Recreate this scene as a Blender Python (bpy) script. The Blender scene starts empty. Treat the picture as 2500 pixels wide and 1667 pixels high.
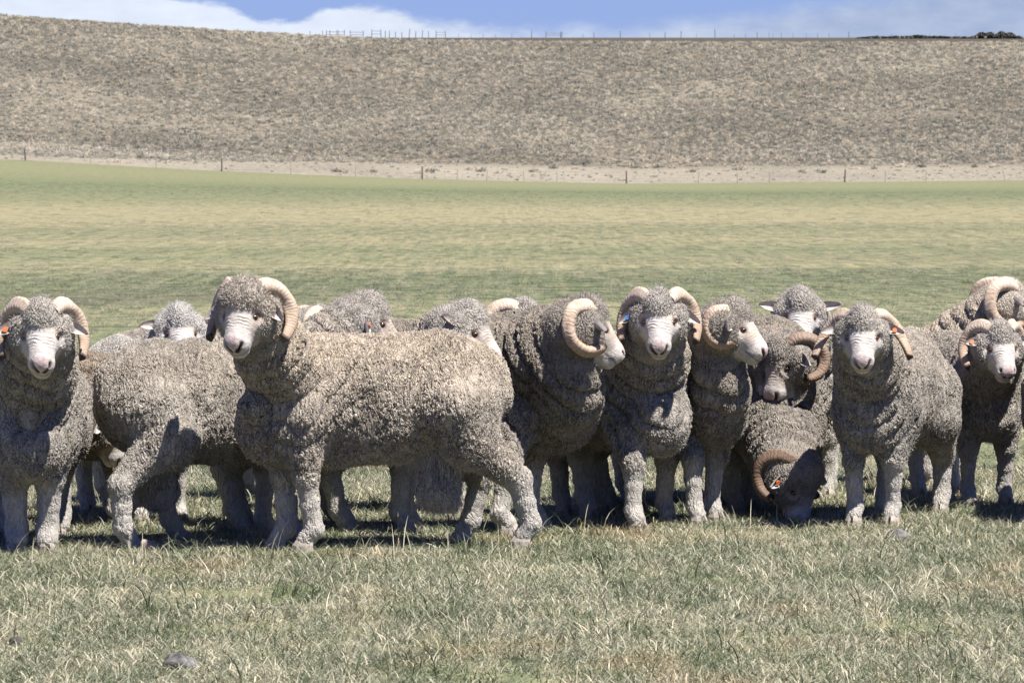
import bpy, bmesh, math, random
import numpy as np
from mathutils import Vector, Matrix

random.seed(7)
RNG = np.random.default_rng(11)
R = math.radians
scene = bpy.context.scene
COL = scene.collection

# ---------------------------------------------------------------- camera
FPX, CAMH = 11280.0, 1.33            # focal length in photo pixels (2500 wide), eye height
PITCH = math.atan((833.5 - 405.0) / FPX)
cd = bpy.data.cameras.new('camera')
cam = bpy.data.objects.new('camera', cd)
COL.objects.link(cam)
cam.location = (0, 0, CAMH)
cam.rotation_euler = (math.pi / 2 - PITCH, 0, 0)
cd.sensor_width = 36.0
cd.lens = FPX / 2500.0 * 36.0
cd.clip_start, cd.clip_end = 0.5, 6000.0
cd.dof.use_dof = True
cd.dof.focus_distance = 16.3
cd.dof.aperture_fstop = 32.0
scene.camera = cam

# ---------------------------------------------------------------- light and sky
SUN_EL, SUN_AZ = 63.0, 50.0          # azimuth measured from "behind the camera" towards image right
sun_to = Vector((math.sin(R(SUN_AZ)) * math.cos(R(SUN_EL)), -math.cos(R(SUN_AZ)) * math.cos(R(SUN_EL)), math.sin(R(SUN_EL))))
sd = bpy.data.lights.new('sun', 'SUN')
sun = bpy.data.objects.new('sun', sd)
COL.objects.link(sun)
sd.energy, sd.angle, sd.color = 5.0, R(0.53), (1.0, 0.965, 0.91)
sun.rotation_euler = sun_to.to_track_quat('Z', 'Y').to_euler()

scene.view_settings.view_transform = 'Standard'
scene.view_settings.look = 'None'
scene.view_settings.gamma = 1.0
scene.view_settings.use_curve_mapping = False
scene.view_settings.exposure = 1.17
scene.render.engine = 'CYCLES'
scene.cycles.max_bounces = 4
scene.cycles.diffuse_bounces = 1
scene.cycles.glossy_bounces = 2
scene.cycles.transmission_bounces = 2
scene.cycles.transparent_max_bounces = 4
scene.cycles.caustics_reflective = False
scene.cycles.caustics_refractive = False
scene.cycles.use_denoising = True
scene.cycles.denoising_prefilter = 'ACCURATE'
scene.cycles.use_adaptive_sampling = True
scene.cycles.adaptive_threshold = 0.01


class NT:
    """small helper for building node trees"""
    def __init__(self, tree):
        self.t = tree
        self.n = tree.nodes
        self.l = tree.links

    def node(self, typ, ins=None, **kw):
        n = self.n.new(typ)
        for k, v in kw.items():
            setattr(n, k, v)
        for k, v in (ins or {}).items():
            s = n.inputs[k]
            if isinstance(v, bpy.types.NodeSocket):
                self.l.new(v, s)
            else:
                s.default_value = v
        return n

    def math(self, op, a, b=0.0, c=None, clamp=False):
        ins = {0: a, 1: b}
        if c is not None:
            ins[2] = c
        return self.node('ShaderNodeMath', ins, operation=op, use_clamp=clamp).outputs[0]

    def vmul(self, v, s):
        return self.node('ShaderNodeVectorMath', {0: v, 1: s}, operation='MULTIPLY').outputs[0]

    def vadd(self, v, s):
        return self.node('ShaderNodeVectorMath', {0: v, 1: s}, operation='ADD').outputs[0]

    def noise(self, vec, scale, detail=2.0, rough=0.5, dist=0.0):
        n = self.node('ShaderNodeTexNoise', {'Scale': scale, 'Detail': detail, 'Roughness': rough, 'Distortion': dist})
        if vec is not None:
            self.l.new(vec, n.inputs['Vector'])
        return n

    def ramp(self, fac, stops, interp='LINEAR'):
        n = self.node('ShaderNodeValToRGB', {'Fac': fac})
        cr = n.color_ramp
        cr.interpolation = interp
        while len(cr.elements) < len(stops):
            cr.elements.new(0.5)
        for e, (p, c) in zip(cr.elements, stops):
            e.position = p
            e.color = (c, c, c, 1) if isinstance(c, (int, float)) else (*c, 1)
        return n.outputs['Color']

    def mix(self, fac, a, b, mode='MIX'):
        n = self.n.new('ShaderNodeMix')
        n.data_type = 'RGBA'
        n.blend_type = mode
        n.clamp_factor = True
        for s, v in ((n.inputs['Factor'], fac), (n.inputs['A'], a), (n.inputs['B'], b)):
            if isinstance(v, bpy.types.NodeSocket):
                self.l.new(v, s)
            elif isinstance(v, (int, float)):
                s.default_value = v if s.type == 'VALUE' else (v, v, v, 1)
            else:
                s.default_value = (*v, 1)
        return n.outputs['Result']

    def sstep(self, x, lo, hi):
        n = self.node('ShaderNodeMapRange', {0: x, 1: lo, 2: hi, 3: 0.0, 4: 1.0}, interpolation_type='SMOOTHSTEP')
        return n.outputs[0]


def material(name):
    m = bpy.data.materials.new(name)
    m.use_nodes = True
    nt = NT(m.node_tree)
    nt.n.clear()
    out = nt.node('ShaderNodeOutputMaterial')
    b = nt.node('ShaderNodeBsdfPrincipled', {'Roughness': 0.8, 'Specular IOR Level': 0.25})
    nt.l.new(b.outputs[0], out.inputs['Surface'])
    return m, nt, b, out


def plain(name, col, rough=0.8, spec=0.25, var=0.12, scale=40.0):
    m, nt, b, out = material(name)
    tc = nt.node('ShaderNodeTexCoord').outputs['Object']
    f = nt.noise(tc, scale, 3).outputs[0]
    lo = tuple(c * (1 - var) for c in col)
    hi = tuple(min(1, c * (1 + var)) for c in col)
    nt.l.new(nt.ramp(f, [(0.3, lo), (0.7, hi)]), b.inputs['Base Color'])
    b.inputs['Roughness'].default_value = rough
    b.inputs['Specular IOR Level'].default_value = spec
    return m


world = bpy.data.worlds.new('World')
scene.world = world
world.use_nodes = True
w = NT(world.node_tree)
w.n.clear()
wout = w.node('ShaderNodeOutputWorld')
bg = w.node('ShaderNodeBackground', {'Strength': 0.05})
w.l.new(bg.outputs[0], wout.inputs['Surface'])
sky = w.node('ShaderNodeTexSky')
sky.sky_type = 'NISHITA'
sky.sun_disc = False
sky.sun_elevation = R(SUN_EL)
sky.sun_rotation = math.atan2(sun_to.x, sun_to.y)
sky.altitude = 600
sky.air_density = 1.0
sky.dust_density = 0.2
sky.ozone_density = 3.0
dirv = w.node('ShaderNodeTexCoord').outputs['Generated']
sep = w.node('ShaderNodeSeparateXYZ', {0: dirv})
az = w.math('ARCTAN2', sep.outputs[0], sep.outputs[1])
el = w.math('ARCSINE', sep.outputs[2])
clear = w.mix(1.0, sky.outputs[0], (0.46, 0.56, 1.10), 'MULTIPLY')
# cloud bank: a lumpy top edge that wanders along the azimuth, thinner wisps above it
cv = w.node('ShaderNodeCombineXYZ', {0: az, 1: w.math('MULTIPLY', el, 2.2), 2: 0.0}).outputs[0]
n1 = w.noise(cv, 16.0, 3, 0.55).outputs[0]
n2 = w.noise(w.vadd(cv, (3.1, 0.4, 0)), 85.0, 6, 0.6).outputs[0]
n3 = w.noise(w.vadd(cv, (7.7, 1.4, 0)), 30.0, 4, 0.6).outputs[0]
fc = w.node('ShaderNodeFloatCurve', {'Value': w.math('MULTIPLY_ADD', az, 1.0 / 0.44, 0.5)})
cu = fc.mapping.curves[0]
# photo x, cloud top y -> azimuth (rad), elevation (rad)
prof = [(-1231, -45), (0, -70), (180, -40), (400, -8), (560, 16), (690, 55), (760, 34), (870, 14), (980, 30), (1100, 58), (1300, 72), (1500, 66), (1700, 48), (1950, 18), (2150, -8), (2500, -50), (3731, -45)]
pts = [((px - 1250) / FPX / 0.44 + 0.5, (405 - py) / FPX * 20.0) for px, py in prof]
while len(cu.points) < len(pts):
    cu.points.new(0.5, 0.5)
for p, (a, b_) in zip(cu.points, pts):
    p.location = (a, b_)
fc.mapping.update()
top = w.math('MULTIPLY', fc.outputs[0], 0.05)
inview = w.math('SUBTRACT', 1.0, w.sstep(w.math('ABSOLUTE', az), 0.16, 0.3))
top = w.math('ADD', w.math('MULTIPLY', top, inview), w.math('MULTIPLY', w.math('SUBTRACT', 1.0, inview), w.math('MULTIPLY_ADD', n1, 0.05, 0.012)))
edge = w.math('ADD', w.math('SUBTRACT', top, el), w.math('MULTIPLY', w.math('SUBTRACT', n2, 0.5), 0.0065))
soft = w.math('MULTIPLY_ADD', w.sstep(az, -0.05, 0.03), 0.0022, 0.0009)
bank = w.sstep(w.math('DIVIDE', edge, soft), -0.6, 1.4)
wisp = w.math('MULTIPLY', w.sstep(n3, 0.56, 0.78), 0.5)
hi_cl = w.math('MULTIPLY', w.sstep(w.noise(w.vmul(dirv, (1, 1, 2.5)), 2.6, 5, 0.55).outputs[0], 0.54, 0.70), w.sstep(el, 0.1, 0.3))  # unseen high cloud overhead, its cover tuned for the ambient light
cloud = w.math('MAXIMUM', w.math('MAXIMUM', bank, wisp), hi_cl)
shade = w.math('MULTIPLY_ADD', w.math('SUBTRACT', n2, 0.5), 0.7, w.math('MULTIPLY_ADD', w.sstep(az, -0.06, 0.09), -0.8, 0.92))
ccol = w.mix(shade, (3.3, 4.1, 5.9), (7.6, 8.2, 9.2))
ccol = w.mix(w.sstep(el, 0.06, 0.3), ccol, (4.2, 4.5, 5.2))  # cloud above the view dimmed to lower the ambient fill
w.l.new(w.mix(w.math('MULTIPLY', cloud, 0.93), clear, ccol), bg.inputs['Color'])


# ---------------------------------------------------------------- helpers
CP, SP = math.cos(PITCH), math.sin(PITCH)


def W(px, py, d):
    """world point seen at photo pixel (px, py) at distance d along +Y"""
    u, v = (px - 1250.0) / FPX, (py - 833.5) / FPX
    dx, dy, dz = u, CP - v * SP, -SP - v * CP
    return Vector((dx * d / dy, d, CAMH + dz * d / dy))


def X(px, d):
    return (px - 1250.0) / FPX * d


def tag(o, label=None, cat=None, group=None, kind=None):
    for k, v in (('label', label), ('category', cat), ('group', group), ('kind', kind)):
        if v:
            o[k] = v
    return o


def mesh_obj(name, verts, faces, mat=None, parent=None, smooth=True, attrs=None, link=True):
    me = bpy.data.meshes.new(name)
    if isinstance(verts, np.ndarray):
        nv, nf = len(verts), len(faces)
        k = faces.shape[1]
        me.vertices.add(nv)
        me.vertices.foreach_set('co', verts.astype(np.float32).ravel())
        me.loops.add(nf * k)
        me.loops.foreach_set('vertex_index', faces.astype(np.int32).ravel())
        me.polygons.add(nf)
        me.polygons.foreach_set('loop_start', np.arange(0, nf * k, k, dtype=np.int32))
        me.update(calc_edges=True)
        me.validate()
    else:
        me.from_pydata(verts, [], faces)
        me.update()
    if smooth:
        me.polygons.foreach_set('use_smooth', np.ones(len(me.polygons), dtype=bool))
    for an, arr in (attrs or {}).items():
        arr = np.asarray(arr, dtype=np.float32)
        if arr.ndim == 2:
            a = me.attributes.new(an, 'FLOAT_VECTOR', 'POINT')
            a.data.foreach_set('vector', arr.ravel())
        else:
            a = me.attributes.new(an, 'FLOAT', 'POINT')
            a.data.foreach_set('value', arr.ravel())
    if mat:
        me.materials.append(mat)
    o = bpy.data.objects.new(name, me)
    if link:
        COL.objects.link(o)
    if parent:
        o.parent = parent
    return o


def empty(name, loc=(0, 0, 0), rz=0.0, s=1.0):
    o = bpy.data.objects.new(name, None)
    COL.objects.link(o)
    o.location = loc
    o.rotation_euler = (0, 0, rz)
    o.scale = (s, s, s)
    return o


def smooth01(x, a, b):
    t = np.clip((x - a) / (b - a), 0, 1)
    return t * t * (3 - 2 * t)


_perm = np.random.default_rng(3).random((64, 64, 64)).astype(np.float32)


def vnoise(p):
    """value noise in -1..1 for an (n,3) array"""
    i = np.floor(p).astype(np.int64)
    f = (p - i).astype(np.float32)
    f = f * f * (3 - 2 * f)
    i &= 63
    j = (i + 1) & 63
    r = 0
    for a in (0, 1):
        xa = j[:, 0] if a else i[:, 0]
        wa = f[:, 0] if a else 1 - f[:, 0]
        for b in (0, 1):
            yb = j[:, 1] if b else i[:, 1]
            wb = f[:, 1] if b else 1 - f[:, 1]
            for c in (0, 1):
                zc = j[:, 2] if c else i[:, 2]
                wc = f[:, 2] if c else 1 - f[:, 2]
                r = r + _perm[xa, yb, zc] * wa * wb * wc
    return r * 2 - 1


# ---------------------------------------------------------------- terrain
FENCE_D, CREST_D, BACK_D = 432.0, 548.0, 930.0
_fx = [(-900, 366), (63, 392), (542, 419), (1031, 438), (1529, 449), (2062, 445), (2452, 441), (3500, 436)]
_fX = np.array([X(p, FENCE_D) for p, q in _fx])
_fZ = np.array([CAMH + (405 - q) * FENCE_D / FPX for p, q in _fx])
_cx = [(-1500, -70), (-600, 4), (0, 40), (300, 61), (600, 81), (740, 89), (1000, 101), (1250, 106), (1700, 108), (2500, 107), (4000, 96)]
_cu = np.array([(p - 1250) / FPX for p, q in _cx])
_cE = np.array([(405 - q) / FPX for p, q in _cx])


def terrain(x, y):
    x = np.asarray(x, float)
    y = np.asarray(y, float)
    zf = np.interp(x * FENCE_D / np.maximum(y, FENCE_D), _fX, _fZ)
    ramp = smooth01(y, 70, FENCE_D)
    near = zf * ramp
    s = y - FENCE_D
    strip = np.clip(s / 38.0, 0, 1) * 1.7
    zcrest = CAMH + np.interp(x / np.maximum(y, 1), _cu, _cE) * CREST_D
    t = np.clip((y - (FENCE_D + 38)) / (CREST_D - FENCE_D - 38), 0, 1)
    tt = t ** 0.93
    base38 = zf + 1.7
    hill = base38 + (zcrest - base38) * tt
    und = 0.9 * np.sin(x * 0.035 + y * 0.021) * np.sin(y * 0.03 - x * 0.012) * np.sin(math.pi * t) + 0.5 * np.sin(x * 0.08 - y * 0.05) * np.sin(math.pi * t)
    z = np.where(s <= 38, near + np.where(s > 0, strip, 0), hill + und)
    zb = CAMH + 311.5 / FPX * BACK_D
    t2 = np.clip((y - CREST_D) / (BACK_D - CREST_D), 0, 1)
    z = np.where(y > CREST_D, zcrest * (1 - t2) + zb * t2 - 0.9 * np.sin(math.pi * t2), z)
    z = np.where(y > BACK_D, zb - (y - BACK_D) * 0.02, z)
    return z


def bareness(x, y):
    """0..1: how thin the tussocks stand on the hillside (stock tracks, worn benches, pale swathes)"""
    x = np.asarray(x, float)
    y = np.asarray(y, float)
    sh = x.shape
    x, y = x.ravel(), y.ravel()
    q = np.stack([x * .030, y * .05, x * 0 + 2.0], 1)
    b = 0.50 * vnoise(q) + 0.60 * vnoise(np.stack([x * .085, y * .12, x * 0 + 9.0], 1))
    t = (y - FENCE_D) / (CREST_D - FENCE_D)
    u = x / y * 9.0
    b += 0.75 * np.exp(-((t - (0.62 + .30 * u)) / .07) ** 2) * smooth01(u, -.1, .5)      # pale swathe climbing to the right
    b += 0.60 * np.exp(-((t - .88 - .05 * np.sin(u * 5)) / .055) ** 2) * smooth01(u, .1, -.4)    # worn bench under the left crest
    b += 0.30 * np.exp(-((t - (0.45 - .15 * u)) / .03) ** 2)
    return smooth01(b, .0, .9).reshape(sh)


def sheet(name, ys, us, mat, attr=None):
    yy, uu = np.meshgrid(ys, us, indexing='ij')
    xx = uu * (yy + 25.0)
    zz = terrain(xx, yy)
    v = np.stack([xx, yy, zz], -1).reshape(-1, 3)
    n, m = len(ys), len(us)
    a = np.arange((n - 1) * m).reshape(n - 1, m)[:, :-1].ravel()
    f = np.stack([a, a + 1, a + m + 1, a + m], 1)
    o = mesh_obj(name, v, f, mat, attrs={'bare': attr(xx, yy).ravel()} if attr else None)
    return o


def dryness(nt):
    pos = nt.node('ShaderNodeNewGeometry').outputs['Position']
    sx = nt.node('ShaderNodeSeparateXYZ', {0: pos})
    x, y = sx.outputs[0], sx.outputs[1]
    ly = nt.math('LOGARITHM', nt.math('MAXIMUM', y, 1.0), math.e)
    xn = nt.math('DIVIDE', x, y)
    # long drills across the paddock, alternately green and straw
    band_v = nt.node('ShaderNodeCombineXYZ', {0: nt.math('MULTIPLY', xn, 7.0), 1: nt.math('MULTIPLY', ly, 9.0), 2: 0.0}).outputs[0]
    nb = nt.noise(band_v, 1.0, 3, 0.55).outputs[0]
    yw = nt.math('ADD', ly, nt.math('MULTIPLY', nt.math('SUBTRACT', nb, 0.5), 0.14))
    yw = nt.math('ADD', yw, nt.math('MULTIPLY', xn, -0.25))
    lo, hi = math.log(11.0), math.log(440.0)
    t = nt.math('DIVIDE', nt.math('SUBTRACT', yw, lo), hi - lo)

    def T(py):
        return (math.log(CAMH * FPX / (py - 405.0)) - lo) / (hi - lo)
    G, S, GS, D = 0.0, 1.0, 0.5, 0.32
    stops = [(0.0, .6), (T(1560), .62), (T(1400), .5), (T(1300), .62), (T(1000), .5), (T(800), .35), (T(770), .6), (T(745), .5), (T(720), .2), (T(690), .12), (T(670), .3), (T(655), .75), (T(630), .6), (T(610), .4), (T(590), .85), (T(560), .55), (T(545), .9), (T(510), .95), (T(495), .6), (T(480), .35), (T(464), .12), (T(452), .45), (T(446), .5), (1.0, .4)]
    dry = nt.ramp(t, stops)
    fine = nt.noise(nt.node('ShaderNodeCombineXYZ', {0: nt.math('MULTIPLY', x, 0.55), 1: nt.math('MULTIPLY', y, 0.22), 2: 0.0}).outputs[0], 1.6, 5, 0.65).outputs[0]
    mott = nt.noise(nt.node('ShaderNodeCombineXYZ', {0: nt.math('MULTIPLY', x, 8.0), 1: nt.math('MULTIPLY', y, 0.22), 2: 3.0}).outputs[0], 1.0, 4, 0.7).outputs[0]
    fine2 = nt.noise(nt.vmul(pos, (9.0, 1.1, 1)), 1.0, 4, 0.7).outputs[0]
    fine3 = nt.noise(nt.vmul(pos, (26.0, 7.0, 1)), 1.0, 3, 0.7).outputs[0]
    f = nt.math('ADD', nt.math('MULTIPLY_ADD', dry, 0.56, 0.17), nt.math('MULTIPLY', nt.math('SUBTRACT', fine, 0.5), 0.5))
    f = nt.math('ADD', f, nt.math('MULTIPLY', nt.math('SUBTRACT', fine2, 0.5), 1.0))
    f = nt.math('ADD', f, nt.math('MULTIPLY', nt.math('SUBTRACT', mott, 0.5), 1.4))
    # trampled dark soil strips behind the flock
    soil = nt.math('MULTIPLY', nt.sstep(nt.math('ABSOLUTE', nt.math('SUBTRACT', t, T(718))), 0.024, 0.004), nt.sstep(nt.math('ADD', xn, nt.math('MULTIPLY', nb, 0.05)), 0.03, -0.045))
    soil2 = nt.math('MULTIPLY', nt.sstep(nt.math('ABSOLUTE', nt.math('SUBTRACT', t, T(634))), 0.016, 0.003), nt.sstep(xn, -0.02, 0.03))
    soil = nt.math('MAXIMUM', nt.math('MULTIPLY', soil, nt.sstep(fine2, 0.3, 0.6)), nt.math('MULTIPLY', nt.math('MULTIPLY', soil2, nt.sstep(fine2, 0.42, 0.66)), 0.8))
    return f, soil, fine2, fine3


GRASS_RAMP = [(0.0, (0.078, 0.096, 0.047)), (0.3, (0.125, 0.137, 0.072)), (0.55, (0.178, 0.170, 0.094)), (0.8, (0.240, 0.207, 0.122)), (1.0, (0.285, 0.24, 0.148))]


def field_material():
    m, nt, b, out = material('field_grass_ground')
    f, soil, fine2, fine3 = dryness(nt)
    c = nt.ramp(f, GRASS_RAMP)
    c = nt.mix(1.0, c, nt.ramp(fine3, [(0.25, 0.72), (0.5, 1.0), (0.75, 1.25)]), 'MULTIPLY')
    c = nt.mix(nt.math('MULTIPLY', soil, 0.7), c, (0.10, 0.085, 0.062))
    nt.l.new(c, b.inputs['Base Color'])
    b.inputs['Roughness'].default_value = 0.95
    b.inputs['Specular IOR Level'].default_value = 0.1
    bp = nt.node('ShaderNodeBump', {'Strength': 0.8, 'Distance': 0.04, 'Height': nt.math('ADD', fine3, fine2)})
    nt.l.new(bp.outputs[0], b.inputs['Normal'])
    return m


def hill_material():
    m, nt, b, out = material('dry_hill_ground')
    pos = nt.node('ShaderNodeNewGeometry').outputs['Position']
    n1 = nt.noise(nt.vmul(pos, (0.06, 0.035, 0.2)), 1.0, 4, 0.6).outputs[0]
    n2 = nt.noise(nt.vmul(pos, (1.6, 0.6, 1.6)), 1.0, 5, 0.7).outputs[0]
    f = nt.math('MULTIPLY_ADD', nt.math('SUBTRACT', n2, 0.5), 1.4, n1)
    c = nt.ramp(f, [(0.2, (0.16, 0.142, 0.110)), (0.5, (0.215, 0.190, 0.146)), (0.85, (0.265, 0.233, 0.178))])
    y = nt.node('ShaderNodeSeparateXYZ', {0: pos}).outputs[1]
    bare = nt.node('ShaderNodeAttribute', attribute_name='bare').outputs['Fac']
    cover = nt.math('SUBTRACT', 1.0, nt.math('MULTIPLY', bare, 0.62))
    c = nt.mix(nt.math('MULTIPLY', cover, nt.sstep(y, FENCE_D + 26, FENCE_D + 44)), c, nt.ramp(f, [(0.2, (0.072, 0.065, 0.053)), (0.7, (0.110, 0.098, 0.078)), (0.92, (0.22, 0.19, 0.15))]))
    c = nt.mix(nt.sstep(y, CREST_D + 3, CREST_D + 12), c, nt.ramp(n2, [(0.3, (0.045, 0.04, 0.032)), (0.7, (0.095, 0.082, 0.062))]))
    nt.l.new(c, b.inputs['Base Color'])
    b.inputs['Roughness'].default_value = 1.0
    b.inputs['Specular IOR Level'].default_value = 0.05
    bp = nt.node('ShaderNodeBump', {'Strength': 0.7, 'Distance': 0.4, 'Height': n2})
    nt.l.new(bp.outputs[0], b.inputs['Normal'])
    return m


us = np.linspace(-0.55, 0.55, 161)
tag(sheet('field', np.concatenate([[-30, -10, 2], np.linspace(6, 70, 33), np.linspace(80, FENCE_D, 60)]), us, field_material()), kind='structure')
tag(sheet('hillside', np.concatenate([np.linspace(FENCE_D, FENCE_D + 38, 12), np.linspace(FENCE_D + 42, CREST_D, 70), np.linspace(CREST_D + 4, BACK_D, 20), [1100, 1600, 2500]]), np.linspace(-0.55, 0.55, 401), hill_material(), bareness), kind='structure')


# ---------------------------------------------------------------- instanced ground cover (one stuff object each)
def blade_cluster(name, n, rad, h0, h1, wid, lean, mat, segs=3, seed=0, erect=1.0):
    r = np.random.default_rng(seed)
    V, F, C = [], [], []
    for i in range(n):
        rr = rad * math.sqrt(r.random())
        a = r.random() * math.tau
        x0, y0 = rr * math.cos(a), rr * math.sin(a)
        da = r.random() * math.tau
        dx, dy = math.cos(da), math.sin(da)
        fa = r.random() * math.tau
        wx, wy = math.cos(fa), math.sin(fa)
        L = h0 + (h1 - h0) * r.random() ** 1.4
        th = r.random() ** 0.8 * lean * 0.55
        bend = (0.3 + r.random()) * lean / segs
        ww = wid * (0.6 + 0.8 * r.random())
        px, py, pz = x0, y0, -0.004
        cc = r.random()
        base = len(V)
        for k in range(segs + 1):
            q = ww * (1 - (k / segs) ** 1.6) * 0.5
            if k == segs:
                V.append((px, py, pz))
            else:
                V.append((px - wx * q, py - wy * q, pz))
                V.append((px + wx * q, py + wy * q, pz))
            st = L / segs
            px += dx * math.sin(th) * st
            py += dy * math.sin(th) * st
            pz = max(pz + math.cos(th) * st * erect, 0.003)
            th += bend
        for k in range(segs - 1):
            F.append((base + 2 * k, base + 2 * k + 1, base + 2 * k + 3, base + 2 * k + 2))
        F.append((base + 2 * segs - 2, base + 2 * segs - 1, base + 2 * segs))
        C += [cc] * (len(V) - base)
    o = mesh_obj(name, V, F, mat, smooth=False, attrs={'tone': C}, link=False)
    return o


def scatter(name, pts, rotz, scl, idx, sources, label=None):
    """one mesh of points that a geometry-nodes tree turns into instances"""
    c = bpy.data.collections.new(name + '_sources')
    for o in sources:
        c.objects.link(o)
    me = bpy.data.meshes.new(name)
    me.vertices.add(len(pts))
    me.vertices.foreach_set('co', np.asarray(pts, np.float32).ravel())
    for an, arr, ty in (('rz', rotz, 'FLOAT'), ('sc', scl, 'FLOAT'), ('pick', idx, 'INT')):
        a = me.attributes.new(an, ty, 'POINT')
        a.data.foreach_set('value', np.asarray(arr, np.float32 if ty == 'FLOAT' else np.int32))
    o = bpy.data.objects.new(name, me)
    COL.objects.link(o)
    g = bpy.data.node_groups.new(name + '_nodes', 'GeometryNodeTree')
    g.interface.new_socket('Geometry', in_out='INPUT', socket_type='NodeSocketGeometry')
    g.interface.new_socket('Geometry', in_out='OUTPUT', socket_type='NodeSocketGeometry')
    q = NT(g)
    gi, go = q.node('NodeGroupInput'), q.node('NodeGroupOutput')
    ci = q.node('GeometryNodeCollectionInfo', transform_space='ORIGINAL')
    ci.inputs['Collection'].default_value = c
    ci.inputs['Separate Children'].default_value = True
    ci.inputs['Reset Children'].default_value = True

    def attr(nm, ty):
        n = q.node('GeometryNodeInputNamedAttribute', data_type=ty)
        n.inputs['Name'].default_value = nm
        return n.outputs['Attribute']
    ip = q.node('GeometryNodeInstanceOnPoints')
    ip.inputs['Pick Instance'].default_value = True
    q.l.new(gi.outputs[0], ip.inputs['Points'])
    q.l.new(ci.outputs[0], ip.inputs['Instance'])
    q.l.new(attr('pick', 'INT'), ip.inputs['Instance Index'])
    cx = q.node('ShaderNodeCombineXYZ')
    q.l.new(attr('rz', 'FLOAT'), cx.inputs[2])
    er = q.node('FunctionNodeEulerToRotation')
    q.l.new(cx.outputs[0], er.inputs[0])
    q.l.new(er.outputs[0], ip.inputs['Rotation'])
    q.l.new(attr('sc', 'FLOAT'), ip.inputs['Scale'])
    q.l.new(ip.outputs[0], go.inputs[0])
    md = o.modifiers.new('scatter', 'NODES')
    md.node_group = g
    o['kind'] = 'stuff'
    if label:
        o['label'] = label
    return o


def grass_material(name, stops, trans=0.25, follow=False):
    """blade colour: random per blade; pasture blades also follow the dry and green bands of the paddock"""
    m, nt, b, out = material(name)
    tone = nt.node('ShaderNodeAttribute', attribute_name='tone').outputs['Fac']
    rnd = nt.node('ShaderNodeObjectInfo').outputs['Random']
    f = nt.math('ADD', tone, nt.math('MULTIPLY', nt.math('SUBTRACT', rnd, 0.5), 0.6))
    if not follow:
        wp = nt.node('ShaderNodeNewGeometry').outputs['Position']
        f = nt.math('ADD', f, nt.math('MULTIPLY', nt.math('SUBTRACT', nt.noise(nt.vmul(wp, (.05, .05, 0)), 1.0, 3, 0.6).outputs[0], 0.5), 1.4))
    if follow:
        d, soil, q2, q3 = dryness(nt)
        pos = nt.node('ShaderNodeNewGeometry').outputs['Position']
        pn = nt.noise(nt.vmul(pos, (1, 0.55, 0)), 2.6, 3, 0.6).outputs[0]
        f = nt.math('ADD', nt.math('MULTIPLY', f, 0.8), nt.math('MULTIPLY', nt.math('SUBTRACT', d, 0.5), 0.45))
        f = nt.math('ADD', f, nt.math('MULTIPLY', nt.math('SUBTRACT', pn, 0.5), 0.75))
        lush = nt.noise(nt.vmul(pos, (1.9, 1.3, 0)), 1.0, 2, 0.5).outputs[0]
        f = nt.math('ADD', f, nt.math('MULTIPLY', nt.sstep(lush, 0.60, 0.74), -0.38))
        f = nt.math('ADD', f, 0.04)
    c = nt.ramp(f, stops)
    if follow:
        dead = nt.sstep(nt.noise(nt.vadd(nt.vmul(pos, (1.5, 1.0, 0)), (5, 2, 0)), 1.0, 3, 0.6).outputs[0], 0.54, 0.70)
        c = nt.mix(nt.math('MULTIPLY', dead, 0.7), c, nt.ramp(tone, [(0.0, (0.13, 0.095, 0.05)), (0.5, (0.33, 0.255, 0.15)), (1.0, (0.52, 0.43, 0.28))]))
    nt.l.new(c, b.inputs['Base Color'])
    b.inputs['Roughness'].default_value = 0.48
    b.inputs['Specular IOR Level'].default_value = 0.35
    tr = nt.node('ShaderNodeBsdfTranslucent')
    nt.l.new(c, tr.inputs['Color'])
    mx = nt.node('ShaderNodeMixShader', {0: trans})
    nt.l.new(b.outputs[0], mx.inputs[1])
    nt.l.new(tr.outputs[0], mx.inputs[2])
    nt.l.new(mx.outputs[0], out.inputs['Surface'])
    return m


M_grass = grass_material('grass_blades', [(0.0, (0.06, 0.085, 0.032)), (0.22, (0.135, 0.155, 0.085)), (0.45, (0.265, 0.265, 0.185)), (0.7, (0.40, 0.365, 0.255)), (1.0, (0.55, 0.485, 0.35))], 0.22, True)
M_tuss = grass_material('tussock_blades', [(0.0, (0.34, 0.305, 0.235)), (0.3, (0.53, 0.46, 0.35)), (0.65, (0.65, 0.57, 0.44)), (1.0, (0.74, 0.66, 0.52))], 0.45)
M_scrub = grass_material('scrub_leaves', [(0.0, (0.18, 0.175, 0.14)), (0.5, (0.28, 0.265, 0.21)), (1.0, (0.40, 0.37, 0.29))], 0.1)

src = [blade_cluster('grass_patch', 260, 0.17, 0.018, 0.064, 0.0029, 2.8, M_grass, 4, s) for s in range(5)]
src += [blade_cluster('grass_patch', 100, 0.08, 0.04, 0.10, 0.0036, 1.8, M_grass, 4, 20 + s) for s in range(2)]
src += [blade_cluster('grass_patch', 26, 0.15, 0.07, 0.16, 0.0040, 2.3, M_grass, 5, 30 + s) for s in range(2)]


def frustum_points(n_per, d0, d1, margin, power=1.0):
    y = d0 + (d1 - d0) * RNG.random(n_per) ** power
    keep_w = (0.111 + 0.02) * y * margin + 0.4
    x = (RNG.random(n_per) * 2 - 1) * keep_w
    return x, y


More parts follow.
